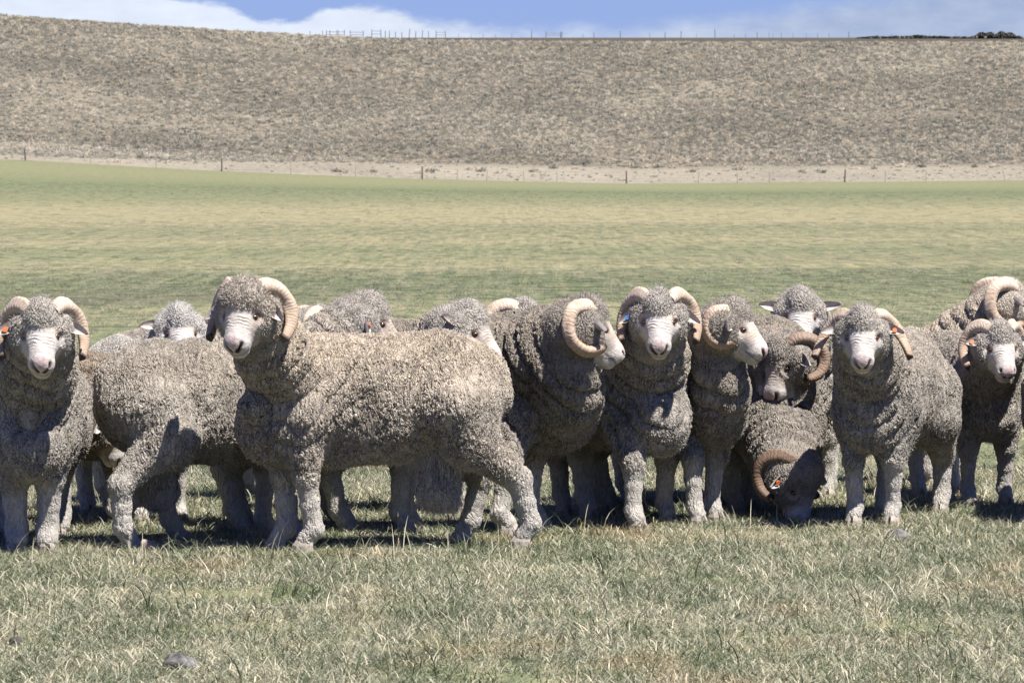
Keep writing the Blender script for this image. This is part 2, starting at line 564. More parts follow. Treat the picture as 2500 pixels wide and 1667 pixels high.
gx, gy, gs, gp = [], [], [], []
for d0, d1, dens, sc in ((10.8, 20.5, 95, 1.0), (20.5, 34, 14, 1.1), (34, 60, 16, 0.7), (60, 110, 8, 0.55), (110, 260, 1.3, 0.75)):
    ym = (d0 + d1) / 2
    area = (d1 - d0) * 2 * (0.131 * ym * 1.15 + 0.4)
    n = int(area * dens)
    y = np.sqrt(d0 ** 2 + (d1 ** 2 - d0 ** 2) * RNG.random(n))
    x = (RNG.random(n) * 2 - 1) * (0.131 * y * 1.15 + 0.4)
    gx.append(x); gy.append(y); gs.append(sc * (0.75 + 0.5 * RNG.random(n)))
    gp.append(np.where(RNG.random(n) < 0.05, 5 + RNG.integers(0, 2, n), np.where(RNG.random(n) < 0.10, 7 + RNG.integers(0, 2, n), RNG.integers(0, 5, n))))
gx, gy, gs, gp = map(np.concatenate, (gx, gy, gs, gp))
gz = terrain(gx, gy)
scatter('grass', np.stack([gx, gy, gz], 1), RNG.random(len(gx)) * math.tau, gs, gp, src, 'short green and straw coloured pasture grass covering the paddock')

tus = [blade_cluster('tussock_source', 44, 0.22, 0.22, 0.52, 0.055, 1.7, M_tuss, 2, 40 + s) for s in range(4)]
tus += [blade_cluster('scrub_source', 60, 0.34, 0.16, 0.42, 0.07, 1.1, M_scrub, 2, 60 + s) for s in range(2)]
N = 80000
ty = FENCE_D + 2 + (CREST_D + 2 - FENCE_D - 2) * RNG.random(N)
tx = (RNG.random(N) * 2 - 1) * (0.111 * ty * 1.3 + 6)
dens = vnoise(np.stack([tx * 0.045, ty * 0.03, tx * 0], 1)) * 0.5 + vnoise(np.stack([tx * 0.2, ty * 0.14, tx * 0 + 5], 1)) * 0.5
bare_ = bareness(tx, ty)
keep = (dens > -0.95 + 0.6 * RNG.random(N)) & (RNG.random(N) > .52 * bare_) & (RNG.random(N) < 0.05 + 0.95 * smooth01(ty - 24 * smooth01(tx, -50, 2), FENCE_D + 8, FENCE_D + 17))
tx, ty = tx[keep], ty[keep]
ts = (0.48 + 0.62 * RNG.random(len(tx)) ** 1.5) * (0.55 + 0.45 * smooth01(ty - 24 * smooth01(tx, -50, 2), FENCE_D + 8, FENCE_D + 17))
tp = np.where(RNG.random(len(tx)) < 0.05 + 0.30 * smooth01(vnoise(np.stack([tx * .06, ty * .05, tx * 0 + 4], 1)), .0, .55), 4 + RNG.integers(0, 2, len(tx)), RNG.integers(0, 4, len(tx)))
tz = terrain(tx, ty)
scatter('tussock_cover', np.stack([tx, ty, tz], 1), RNG.random(len(tx)) * math.tau, ts, tp, tus, 'dry straw tussocks and grey scrub covering the hillside')



# ---------------------------------------------------------------- fences, tussocks on the bare strip, shrubs, stones
M_post = plain('weathered_post', (0.13, 0.115, 0.10), 0.9, 0.1, 0.3, 8)
M_pale_post = plain('pale_dropper', (0.30, 0.27, 0.23), 0.9, 0.1, 0.2, 8)
M_dark_post = plain('dark_post', (0.17, 0.165, 0.165), 0.9, 0.1, 0.2, 8)
M_wire = plain('wire', (0.22, 0.22, 0.22), 0.5, 0.5, 0.1, 8)


def post_mesh(name, r, h, mat, taper=0.85):
    V, Fc = [], []
    m = 8
    for z, k in ((-.25, 1.0), (h * .5, 0.97), (h - r * .5, taper), (h, taper * .6)):
        for j in range(m):
            a = j / m * math.tau
            V.append((r * k * math.cos(a) * (1 + .08 * math.sin(3 * a)), r * k * math.sin(a), z))
    for i in range(3):
        for j in range(m):
            Fc.append((i * m + j, i * m + (j + 1) % m, (i + 1) * m + (j + 1) % m, (i + 1) * m + j))
    Fc.append(tuple(3 * m + j for j in range(m)))
    me = bpy.data.meshes.new(name)
    me.from_pydata(V, [], Fc)
    me.update()
    me.materials.append(mat)
    return me


def inst(name, me, parent, loc, rot=(0, 0, 0), sc=(1, 1, 1)):
    o = bpy.data.objects.new(name, me)
    COL.objects.link(o)
    o.parent = parent
    o.location = loc
    o.rotation_euler = rot
    o.scale = sc
    return o


def tube(name, pts, r, mat, parent, m=4):
    V, Fc = [], []
    for p in pts:
        for j in range(m):
            a = j / m * math.tau
            V.append((p[0], p[1] + r * math.cos(a), p[2] + r * math.sin(a)))
    for i in range(len(pts) - 1):
        for j in range(m):
            Fc.append((i * m + j, i * m + (j + 1) % m, (i + 1) * m + (j + 1) % m, (i + 1) * m + j))
    return mesh_obj(name, V, Fc, mat, parent, smooth=False)


def T3(x, y):
    return Vector((x, y, float(terrain(x, y))))


fence = tag(empty('wire_fence'), 'wire fence with weathered posts along the far edge of the green paddock', 'fence')
me_post, me_drop = post_mesh('post', .075, 1.22, M_post), post_mesh('dropper', .03, 1.05, M_pale_post)
for p in (-420, 63, 542, 1031, 1529, 2062, 2560, 2900):
    inst('post', me_post, fence, T3(X(p, FENCE_D), FENCE_D), (RNG.normal(0, .03), RNG.normal(0, .03), 0))
for p in (-260, -90, 222, 382, 711, 868, 1117, 1188, 1280, 1360, 1705, 1800, 1878, 2160, 2260, 2452, 2730):
    inst('dropper', me_drop, fence, T3(X(p, FENCE_D), FENCE_D), (0, RNG.normal(0, .06), 0))
xs = [X(p, FENCE_D) for p in range(-420, 2901, 83)]
for hz in (.25, .5, .75, 1.0):
    tube('wire', [T3(x, FENCE_D) + Vector((0, -.08, hz)) for x in xs], .006, M_wire, fence)

ridge = tag(empty('ridge_fence'), 'dark post and rail fence along the skyline on top of the hill', 'fence')
RD = BACK_D - 20
k_ = RD / FPX
rz_ = lambda x: T3(x, RD)
me_rp = post_mesh('post', .07, 1.0, M_dark_post, .9)
spec = [(758, 15), (788, 16), (797, 17), (806, 17), (823, 17), (827, 17), (842, 18), (856, 17), (887, 16), (908, 19), (931, 19), (941, 16), (951, 16), (966, 13), (982, 13), (999, 21), (1015, 15), (1031, 17), (1047, 15), (1065, 17), (1088, 16), (1120, 9), (1150, 8), (1180, 9), (1210, 8), (1250, 9), (1298, 18), (1333, 15), (1368, 14), (1371, 14), (1423, 9), (1450, 13), (1514, 16), (1586, 12), (1623, 13), (1662, 15), (1700, 10), (1745, 20), (1792, 9), (1819, 10), (1848, 13), (1877, 12), (1886, 10), (1906, 11), (1935, 10), (1967, 10), (1995, 12), (2023, 10), (2071, 14), (2142, 9), (2175, 8), (2270, 11), (2331, 10)]
for p, hpx in spec:
    x = X(p, RD)
    thin = .55 if hpx < 13 else 1.0
    inst('post', me_rp, ridge, rz_(x), (0, RNG.normal(0, .03), 0), (thin, thin, (hpx + 3) * k_))
for p0, p1, hh in ((797, 842, 16), (856, 887, 15), (908, 931, 18), (1065, 1088, 15), (1333, 1371, 13)):
    a, b = rz_(X(p0, RD)), rz_(X(p1, RD))
    for f_ in (1.0, .6):
        tube('rail', [a + Vector((0, 0, hh * k_ * f_)), b + Vector((0, 0, hh * k_ * f_))], .045, M_dark_post, ridge)

# tussocks one can tell apart on the pale strip behind the fence
tm = [blade_cluster('tussock', 70, 0.30, 0.25, 0.62, 0.05, 1.7, M_scrub if s % 2 else M_tuss, 3, 80 + s).data for s in range(4)]
n_t = 0
tr_ = random.Random(5)
fixed = [(1352, 412), (1402, 413), (1530, 408), (1548, 411), (1583, 410), (1611, 410), (1640, 412), (1772, 418), (1800, 415), (1812, 416), (1955, 420), (1996, 418), (2008, 422), (2090, 414), (2135, 413), (2250, 409), (285, 398), (345, 388), (404, 385), (1430, 402), (1312, 400), (912, 421), (820, 420), (838, 421), (1020, 424), (1050, 420), (1145, 416), (1173, 420), (1215, 424), (1300, 420), (2305, 408), (2380, 409), (2425, 408), (2200, 408), (1690, 420)]
ORD = ['first', 'second', 'third', 'fourth', 'fifth', 'sixth', 'seventh', 'eighth', 'ninth', 'tenth', 'eleventh', 'twelfth', 'thirteenth', 'fourteenth']
POSTS = (63, 542, 1031, 1529, 2062)
seen_ = {}
for px, py in sorted(fixed):
    # find the ground point on the strip behind this pixel
    best = None
    for d in np.linspace(FENCE_D + 2, FENCE_D + 60, 59):
        p = W(px, py, d)
        e = abs(p.z - float(terrain(p.x, d)))
        if best is None or e < best[0]:
            best = (e, p.x, d)
    o = bpy.data.objects.new('tussock', tm[n_t % 4])
    COL.objects.link(o)
    o.location = T3(best[1], best[2])
    o.rotation_euler.z = tr_.random() * 6.28
    sc = 1.15 + .6 * tr_.random()
    o.scale = (sc, sc, sc * .95)
    pi = sum(1 for q in POSTS if q < px)
    seen_[pi] = seen_.get(pi, 0) + 1
    tag(o, '%s tussock, %s one right of the %s thick fence post from the left' % ('grey' if n_t % 2 else 'straw', ORD[seen_[pi] - 1], ORD[pi - 1]), 'tussock', 'tussocks on the bare strip')
    n_t += 1

# dark thicket and low scrub line on the skyline at right
M_thicket = grass_material('thicket_leaves', [(0.0, (0.03, 0.033, 0.025)), (0.6, (0.06, 0.06, 0.045)), (1.0, (0.10, 0.09, 0.065))], 0.05)


def thicket(name, p0, p1, hpx, n, seed, label):
    r = np.random.default_rng(seed)
    V, Fc, C = [], [], []
    x0, x1 = X(p0, RD), X(p1, RD)
    for i in range(n):
        u = r.random()
        env = (max(0.0, math.sin(math.pi * u)) ** .55) * (.72 + .28 * math.sin(u * 23 + seed) * math.sin(u * 9))
        v = r.random() ** .7
        c = np.array((x0 + (x1 - x0) * u, RD + r.normal(0, 1.0), float(terrain(x0 + (x1 - x0) * u, RD)) + v * env * hpx * k_))
        a, b = r.normal(0, 1, 3), r.normal(0, 1, 3)
        a *= .30 / np.linalg.norm(a)
        b *= .22 / np.linalg.norm(b)
        k = len(V)
        V += [tuple(c - a), tuple(c + b), tuple(c + a), tuple(c - b)]
        Fc.append((k, k + 1, k + 2, k + 3))
        C += [r.random()] * 4
    o = mesh_obj(name, V, Fc, M_thicket, smooth=False, attrs={'tone': C})
    return tag(o, label, 'shrub')


thicket('shrub_thicket', 2366, 2492, 19, 2600, 3, 'dark rounded thicket on the skyline at the right')
thicket('low_scrub', 2090, 2372, 7, 2600, 5, 'low dark line of scrub on the skyline left of the thicket')


def stone(name, px, py, w, h, mat, label, seed, cat='stone'):
    r = np.random.default_rng(seed)
    d = None
    for dd in np.linspace(11, 24, 2601):
        if W(px, py, dd).z <= 0:
            d = dd
            break
    bm = bmesh.new()
    bmesh.ops.create_icosphere(bm, subdivisions=3, radius=1.0)
    k = np.array([v.co[:] for v in bm.verts], np.float32)
    n = vnoise(k * 1.6 + seed * 3.1) * .28 + vnoise(k * 4.5 + seed) * .10
    for v, q in zip(bm.verts, n):
        v.co *= (1 + q)
        v.co.x *= w / 2
        v.co.y *= w * .42
        v.co.z = v.co.z * h * .62 + h * .18
    me = bpy.data.meshes.new(name)
    bm.to_mesh(me)
    bm.free()
    me.polygons.foreach_set('use_smooth', np.ones(len(me.polygons), dtype=bool))
    me.materials.append(mat)
    o = bpy.data.objects.new(name, me)
    COL.objects.link(o)
    o.location = (X(px, d), d, 0)
    o.rotation_euler.z = r.random() * .6 - .3
    return tag(o, label, cat)


M_stone = plain('grey_stone', (0.12, 0.112, 0.108), 0.95, 0.1, 0.75, 28)
M_clod = plain('brown_clod', (0.30, 0.235, 0.19), 0.95, 0.1, 0.3, 50)
M_dark_clod = plain('dark_clod', (0.07, 0.06, 0.055), 0.95, 0.1, 0.3, 50)
stone('stone', 440, 1632, .105, .050, M_stone, 'flat grey stone in the grass at the lower left', 4)
stone('stone', 2190, 1320, .085, .050, M_stone, 'lumpy grey stone in the grass in front of the drooping-horned ram', 6)
stone('stone', 360, 1346, .062, .050, M_clod, 'brown stone beside the hind hoof of the ram seen from its rump', 8)
stone('dung_clod', 34, 1576, .035, .032, M_dark_clod, 'small dark clod in the grass near the lower left edge', 9, 'clod')


# ---------------------------------------------------------------- ram materials
def wool_material(name, base, dust, seed):
    m, nt, b, out = material(name)
    oc = nt.node('ShaderNodeTexCoord').outputs['Object']
    att = lambda n, k='Fac': nt.node('ShaderNodeAttribute', attribute_name=n).outputs[k]
    face, leg, head = att('face'), att('leg'), att('head')
    hc = att('hc', 'Vector')
    sh = nt.node('ShaderNodeSeparateXYZ', {0: hc})
    hx, hy, hz = sh.outputs
    so = nt.node('ShaderNodeSeparateXYZ', {0: oc})
    oz = so.outputs[2]
    off = nt.vadd(oc, (seed * 1.7, seed * 0.9, 0))
    # locks of wool: cracked cells, drawn out vertically on the flanks
    wob = nt.node('ShaderNodeVectorMath', {0: nt.noise(off, 16.0, 2).outputs['Color'], 1: (0.5, 0.5, 0.5)}, operation='SUBTRACT').outputs[0]
    pv = nt.vadd(nt.vmul(off, (98, 98, 22)), nt.vmul(wob, (6.0, 6.0, 2.2)))
    v1 = nt.node('ShaderNodeTexVoronoi', {'Vector': pv, 'Scale': 1.0, 'Randomness': 1.0}, feature='DISTANCE_TO_EDGE').outputs['Distance']
    pv2 = nt.vadd(nt.vmul(off, (165, 165, 95)), nt.vmul(wob, (5, 5, 5)))
    v2 = nt.node('ShaderNodeTexVoronoi', {'Vector': pv2, 'Scale': 1.0}, feature='F1').outputs['Distance']
    locks = nt.sstep(v1, 0.0, 0.26)
    gate = nt.sstep(nt.noise(off, 9.0, 3, 0.6).outputs[0], 0.32, 0.62)
    fine = nt.noise(off, 260.0, 2, 0.7).outputs[0]
    lump = nt.noise(nt.vmul(off, (1, 1, 0.75)), 22.0, 3, 0.6).outputs[0]
    curl = nt.math('SUBTRACT', 1.0, nt.math('MULTIPLY', v2, 1.1), clamp=True)
    bodyh = nt.math('MULTIPLY', nt.math('MULTIPLY', locks, nt.math('MULTIPLY_ADD', gate, 0.6, 0.4)), 0.0070)
    rid = nt.noise(nt.vadd(nt.vmul(off, (30, 30, 7.5)), nt.vmul(wob, (1.6, 1.6, 1.0))), 1.0, 3, 0.6).outputs[0]
    split = nt.sstep(nt.math('ABSOLUTE', nt.math('SUBTRACT', rid, 0.5)), 0.0, 0.045)
    bodyh = nt.math('ADD', bodyh, nt.math('MULTIPLY', split, 0.0048))
    bodyh = nt.math('ADD', bodyh, nt.math('MULTIPLY', curl, 0.0022))
    bodyh = nt.math('ADD', bodyh, nt.math('MULTIPLY', lump, 0.0085))
    headh = nt.math('ADD', nt.math('MULTIPLY', curl, 0.006), nt.math('MULTIPLY', lump, 0.006))
    hgt = nt.node('ShaderNodeMix', {0: head, 2: bodyh, 3: headh}).outputs[0]
    # short haired legs
    legn = nt.noise(nt.vmul(off, (1, 1, 0.38)), 100.0, 4, 0.7).outputs[0]
    legh = nt.math('ADD', nt.math('MULTIPLY', legn, 0.010), nt.math('MULTIPLY', lump, 0.007))
    hgt = nt.node('ShaderNodeMix', {0: nt.math('MULTIPLY', leg, 0.62), 2: hgt, 3: legh}).outputs[0]
    # bare face with transverse wrinkles over the nose
    wn = nt.noise(hc, 14.0, 2).outputs[0]
    wr = nt.math('SINE', nt.math('ADD', nt.math('MULTIPLY', hx, 540.0), nt.math('ADD', nt.math('MULTIPLY', wn, 22.0), nt.math('MULTIPLY', nt.math('ABSOLUTE', hy), 60.0))))
    wmask = nt.math('MULTIPLY', nt.math('MULTIPLY', nt.sstep(hz, -0.01, 0.02), nt.sstep(hx, 0.106, 0.080)), nt.sstep(hx, 0.02, 0.055))
    wmask = nt.math('MULTIPLY', wmask, nt.sstep(nt.math('ABSOLUTE', hy), 0.050, 0.030))
    wmask = nt.math('MULTIPLY', wmask, nt.sstep(nt.noise(nt.vadd(hc, (0, seed + 2.0, 0)), 22.0, 2).outputs[0], 0.30, 0.62))
    facen = nt.noise(hc, 70.0, 3, 0.6).outputs[0]
    faceh = nt.math('ADD', nt.math('MULTIPLY', nt.math('MULTIPLY', wr, wmask), 0.0011), nt.math('MULTIPLY', facen, 0.0025))
    hgt = nt.node('ShaderNodeMix', {0: face, 2: hgt, 3: faceh}).outputs[0]
    hgt = nt.math('ADD', hgt, nt.math('MULTIPLY', nt.math('SUBTRACT', fine, 0.5), 0.0022))
    disp = nt.node('ShaderNodeDisplacement', {'Height': hgt, 'Midlevel': 0.0, 'Scale': 1.0})
    nt.l.new(disp.outputs[0], out.inputs['Displacement'])
    m.displacement_method = 'BOTH'
    # colours: greyish greasy wool, dust tan along the back, cleaner belly and legs
    big = nt.noise(off, 3.5, 4, 0.6).outputs[0]
    med = nt.noise(nt.vmul(off, (1, 1, 0.6)), 30.0, 4, 0.65).outputs[0]
    lo = tuple(c * 0.66 for c in base)
    hi = tuple(min(1, c * 1.25) for c in base)
    c = nt.ramp(nt.math('MULTIPLY_ADD', nt.math('SUBTRACT', med, 0.5), 0.9, big), [(0.25, lo), (0.5, base), (0.75, hi)])
    nrm = nt.node('ShaderNodeSeparateXYZ', {0: nt.node('ShaderNodeNewGeometry').outputs['True Normal']}).outputs[2]
    dm = nt.math('MULTIPLY', nt.sstep(oz, 0.45, 0.74), nt.math('MULTIPLY_ADD', big, 0.9, 0.1))
    c = nt.mix(nt.math('MULTIPLY', dm, nt.math('SUBTRACT', 1.0, head)), c, dust)
    # yolk-stained streaks on the flank
    st = nt.sstep(nt.noise(nt.vmul(off, (4.0, 4.0, 2.2)), 1.0, 3, 0.6).outputs[0], 0.56, 0.70)
    st = nt.math('MULTIPLY', st, nt.math('MULTIPLY', nt.sstep(oz, 0.32, 0.42), nt.sstep(oz, 0.64, 0.5)))
    c = nt.mix(nt.math('MULTIPLY', st, 0.75), c, (0.115, 0.09, 0.05))
    # shade in the gaps between locks and along splits, put into the colour
    crack_shade = nt.math('MULTIPLY', nt.sstep(v1, 0.13, 0.0), nt.math('MULTIPLY', nt.math('MULTIPLY_ADD', gate, 0.8, 0.2), nt.math('SUBTRACT', 1.0, nt.math('MAXIMUM', face, leg), clamp=True)))
    crack_shade = nt.math('MAXIMUM', crack_shade, nt.math('MULTIPLY', nt.sstep(split, 0.5, 0.05), nt.math('SUBTRACT', 1.0, nt.math('MAXIMUM', nt.math('MAXIMUM', face, leg), head), clamp=True)))
    c = nt.mix(nt.math('MULTIPLY', crack_shade, 0.62), c, (0.055, 0.046, 0.035))
    c = nt.mix(nt.math('MULTIPLY', leg, 0.85), c, nt.ramp(legn, [(0.3, (0.25, 0.228, 0.195)), (0.7, (0.50, 0.468, 0.42))]))
    skin = nt.ramp(facen, [(0.3, (0.345, 0.31, 0.28)), (0.7, (0.545, 0.50, 0.46))])
    tanp = nt.math('MULTIPLY', nt.sstep(nt.noise(nt.vadd(hc, (seed, 0, 0)), 16.0, 3).outputs[0], 0.5, 0.66), nt.sstep(hx, 0.12, 0.06))
    skin = nt.mix(nt.math('MULTIPLY', tanp, 0.55), skin, (0.58, 0.43, 0.30))
    crease = nt.math('MULTIPLY', nt.sstep(wr, -0.45, -1.0), wmask)
    skin = nt.mix(att('tan'), skin, nt.ramp(facen, [(0.3, (0.25, 0.20, 0.16)), (0.7, (0.42, 0.35, 0.285))]))
    skin = nt.mix(nt.math('MULTIPLY', crease, 0.38), skin, (0.36, 0.27, 0.20))
    # nose leather, lips
    nose = nt.math('MULTIPLY', nt.sstep(nt.math('ADD', hx, nt.math('MULTIPLY', nt.math('ABSOLUTE', hy), -0.35)), 0.116, 0.128), nt.math('MULTIPLY', nt.sstep(hz, -0.040, -0.024), nt.sstep(nt.math('ABSOLUTE', hy), 0.036, 0.022)))
    skin = nt.mix(nt.math('MULTIPLY', nose, 0.42), skin, nt.ramp(facen, [(0.35, (0.42, 0.25, 0.25)), (0.65, (0.62, 0.44, 0.43))]))
    mz = nt.math('MULTIPLY_ADD', nt.math('ABSOLUTE', hy), 0.10, -0.040)
    lip = nt.math('MULTIPLY', nt.sstep(nt.math('ABSOLUTE', nt.math('SUBTRACT', hz, mz)), 0.006, 0.0015), nt.sstep(hx, 0.078, 0.095))
    skin = nt.mix(nt.math('MULTIPLY', lip, 0.6), skin, (0.17, 0.105, 0.095))
    c = nt.mix(face, c, skin)
    nostril = att('nostril')
    c = nt.mix(nostril, c, (0.045, 0.028, 0.027))
    c = nt.mix(nt.math('MULTIPLY', att('lid'), 0.8), c, (0.16, 0.12, 0.10))
    nt.l.new(c, b.inputs['Base Color'])
    nt.l.new(nt.ramp(face, [(0, 0.95), (1, 0.6)]), b.inputs['Roughness'])
    b.inputs['Specular IOR Level'].default_value = 0.15
    b.inputs['Sheen Weight'].default_value = 0.06
    b.inputs['Sheen Roughness'].default_value = 0.5
    return m


def hair_material(name, base):
    m, nt, b, out = material(name)
    tone = nt.node('ShaderNodeAttribute', attribute_name='tone').outputs['Fac']
    leg = nt.node('ShaderNodeAttribute', attribute_name='leg').outputs['Fac']
    c = nt.ramp(tone, [(0, tuple(x * 0.85 for x in base)), (1, tuple(min(1, x * 1.6) for x in base))])
    c = nt.mix(leg, c, (0.47, 0.44, 0.395))
    nt.l.new(c, b.inputs['Base Color'])
    b.inputs['Roughness'].default_value = 0.9
    b.inputs['Specular IOR Level'].default_value = 0.1
    return m


def horn_material():
    m, nt, b, out = material('horn')
    t = nt.node('ShaderNodeAttribute', attribute_name='along').outputs['Fac']
    oc = nt.node('ShaderNodeTexCoord').outputs['Object']
    rnd = nt.node('ShaderNodeObjectInfo').outputs['Random']
    n1 = nt.noise(oc, 28.0, 4, 0.6).outputs[0]
    n2 = nt.noise(oc, 120.0, 2, 0.6).outputs[0]
    ring = nt.math('SINE', nt.math('MULTIPLY_ADD', t, 170.0, nt.math('MULTIPLY', n1, 20.0)))
    f = nt.math('ADD', nt.math('MULTIPLY', t, 0.55), nt.math('MULTIPLY', nt.math('SUBTRACT', n1, 0.5), 0.7))
    c = nt.ramp(f, [(0.0, (0.48, 0.395, 0.315)), (0.3, (0.39, 0.29, 0.21)), (0.6, (0.28, 0.195, 0.135)), (0.85, (0.17, 0.12, 0.09))])
    c = nt.mix(nt.math('MULTIPLY', nt.sstep(ring, -0.3, -0.95), nt.math('MULTIPLY', n2, 0.8)), c, (0.24, 0.15, 0.10))
    c = nt.mix(nt.sstep(nt.math('MULTIPLY_ADD', nt.math('SUBTRACT', n1, 0.5), 0.12, t), 0.90, 0.975), c, (0.05, 0.04, 0.034))
    c = nt.mix(nt.node('ShaderNodeAttribute', attribute_name='brown').outputs['Fac'], c, (0.36, 0.31, 0.28), 'MULTIPLY')
    c = nt.mix(nt.math('MULTIPLY', nt.sstep(n1, 0.52, 0.72), 0.35), c, (0.22, 0.155, 0.105))
    nt.l.new(c, b.inputs['Base Color'])
    b.inputs['Roughness'].default_value = 0.6
    b.inputs['Specular IOR Level'].default_value = 0.25
    bp = nt.node('ShaderNodeBump', {'Strength': 0.5, 'Distance': 0.003, 'Height': nt.math('MULTIPLY_ADD', n2, 0.6, nt.math('MULTIPLY', ring, 0.3))})
    nt.l.new(bp.outputs[0], b.inputs['Normal'])
    return m


def eye_material():
    m, nt, b, out = material('eye')
    oc = nt.node('ShaderNodeTexCoord').outputs['Object']
    s = nt.node('ShaderNodeSeparateXYZ', {0: oc})
    r = nt.math('SQRT', nt.math('ADD', nt.math('MULTIPLY', s.outputs[0], s.outputs[0]), nt.math('MULTIPLY', s.outputs[1], s.outputs[1])))
    c = nt.ramp(nt.math('MULTIPLY', r, 70.0), [(0.0, (0.01, 0.01, 0.012)), (0.40, (0.012, 0.01, 0.01)), (0.5, (0.12, 0.06, 0.022)), (0.72, (0.075, 0.038, 0.02)), (0.82, (0.025, 0.016, 0.014))])
    nt.l.new(c, b.inputs['Base Color'])
    b.inputs['Roughness'].default_value = 0.12
    b.inputs['Specular IOR Level'].default_value = 0.6
    return m


M_horn, M_eye = horn_material(), eye_material()
M_ear = plain('ear_skin', (0.37, 0.33, 0.30), 0.85, 0.15, 0.2, 60)
M_hoof = plain('hoof', (0.30, 0.26, 0.215), 0.6, 0.3, 0.25, 80)
M_orange = plain('orange_plastic', (0.62, 0.13, 0.03), 0.5, 0.4, 0.05)
M_blue = plain('blue_plastic', (0.04, 0.16, 0.42), 0.4, 0.4, 0.05)
WOOL = {
    'fawn': ((0.372, 0.322, 0.263), (0.43, 0.342, 0.245)),
    'grey': ((0.300, 0.270, 0.233), (0.335, 0.28, 0.215)),
    'dark': ((0.23, 0.202, 0.17), (0.255, 0.21, 0.16)),
    'pale': ((0.39, 0.365, 0.33), (0.37, 0.33, 0.275)),
    'brown': ((0.19, 0.158, 0.125), (0.26, 0.20, 0.14)),
}
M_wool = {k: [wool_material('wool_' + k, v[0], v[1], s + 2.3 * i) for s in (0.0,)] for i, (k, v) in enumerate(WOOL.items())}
M_hair = {k: hair_material('fleece_' + k, v[0]) for k, v in WOOL.items()}


# ---------------------------------------------------------------- ram modelling: one smooth implicit body per animal
class Field:
    def __init__(self):
        self.pr = []

    def cone(self, a, b, r1, r2, k=0.05, op='add', sy=1.0):
        a, b = np.array(a, np.float32), np.array(b, np.float32)
        rm = max(r1, r2) + 0.09
        lo, hi = np.minimum(a, b) - rm, np.maximum(a, b) + rm
        ba = b - a
        L = float(ba @ ba) + 1e-9

        def fn(p):
            pa = p - a
            h = np.clip((pa @ ba) / L, 0, 1)
            d = pa - h[:, None] * ba
            return np.sqrt((d * d).sum(1)) - (r1 + (r2 - r1) * h)
        self.pr.append((fn, lo, hi, k, op))

    def ell(self, c, r, k=0.06, op='add', M=None):
        c, r = np.array(c, np.float32), np.array(r, np.float32)
        e = (np.abs(M) @ r if M is not None else r) + 0.09
        lo, hi = c - e, c + e

        def fn(p):
            q = p - c
            if M is not None:
                q = q @ M
            q = q / r
            k0 = np.sqrt((q * q).sum(1)) + 1e-6
            q = q / r
            k1 = np.sqrt((q * q).sum(1)) + 1e-6
            return k0 * (k0 - 1) / k1
        self.pr.append((fn, lo, hi, k, op))

    def eval(self, p):
        d = np.full(len(p), 0.2, np.float32)
        for fn, lo, hi, k, op in self.pr:
            i = np.nonzero(((p > lo) & (p < hi)).all(1))[0]
            if not len(i):
                continue
            b = fn(p[i]).astype(np.float32)
            a = d[i]
            if op == 'add':
                h = np.clip(0.5 + 0.5 * (a - b) / k, 0, 1)
                d[i] = a * (1 - h) + b * h - k * h * (1 - h)
            else:
                h = np.clip(0.5 - 0.5 * (a + b) / k, 0, 1)
                d[i] = a * (1 - h) - b * h + k * h * (1 - h)
        return d

    def bounds(self):
        lo = np.min([q[1] for q in self.pr if q[4] == 'add'], 0) - 0.0
        hi = np.max([q[2] for q in self.pr if q[4] == 'add'], 0) + 0.0
        return lo, hi


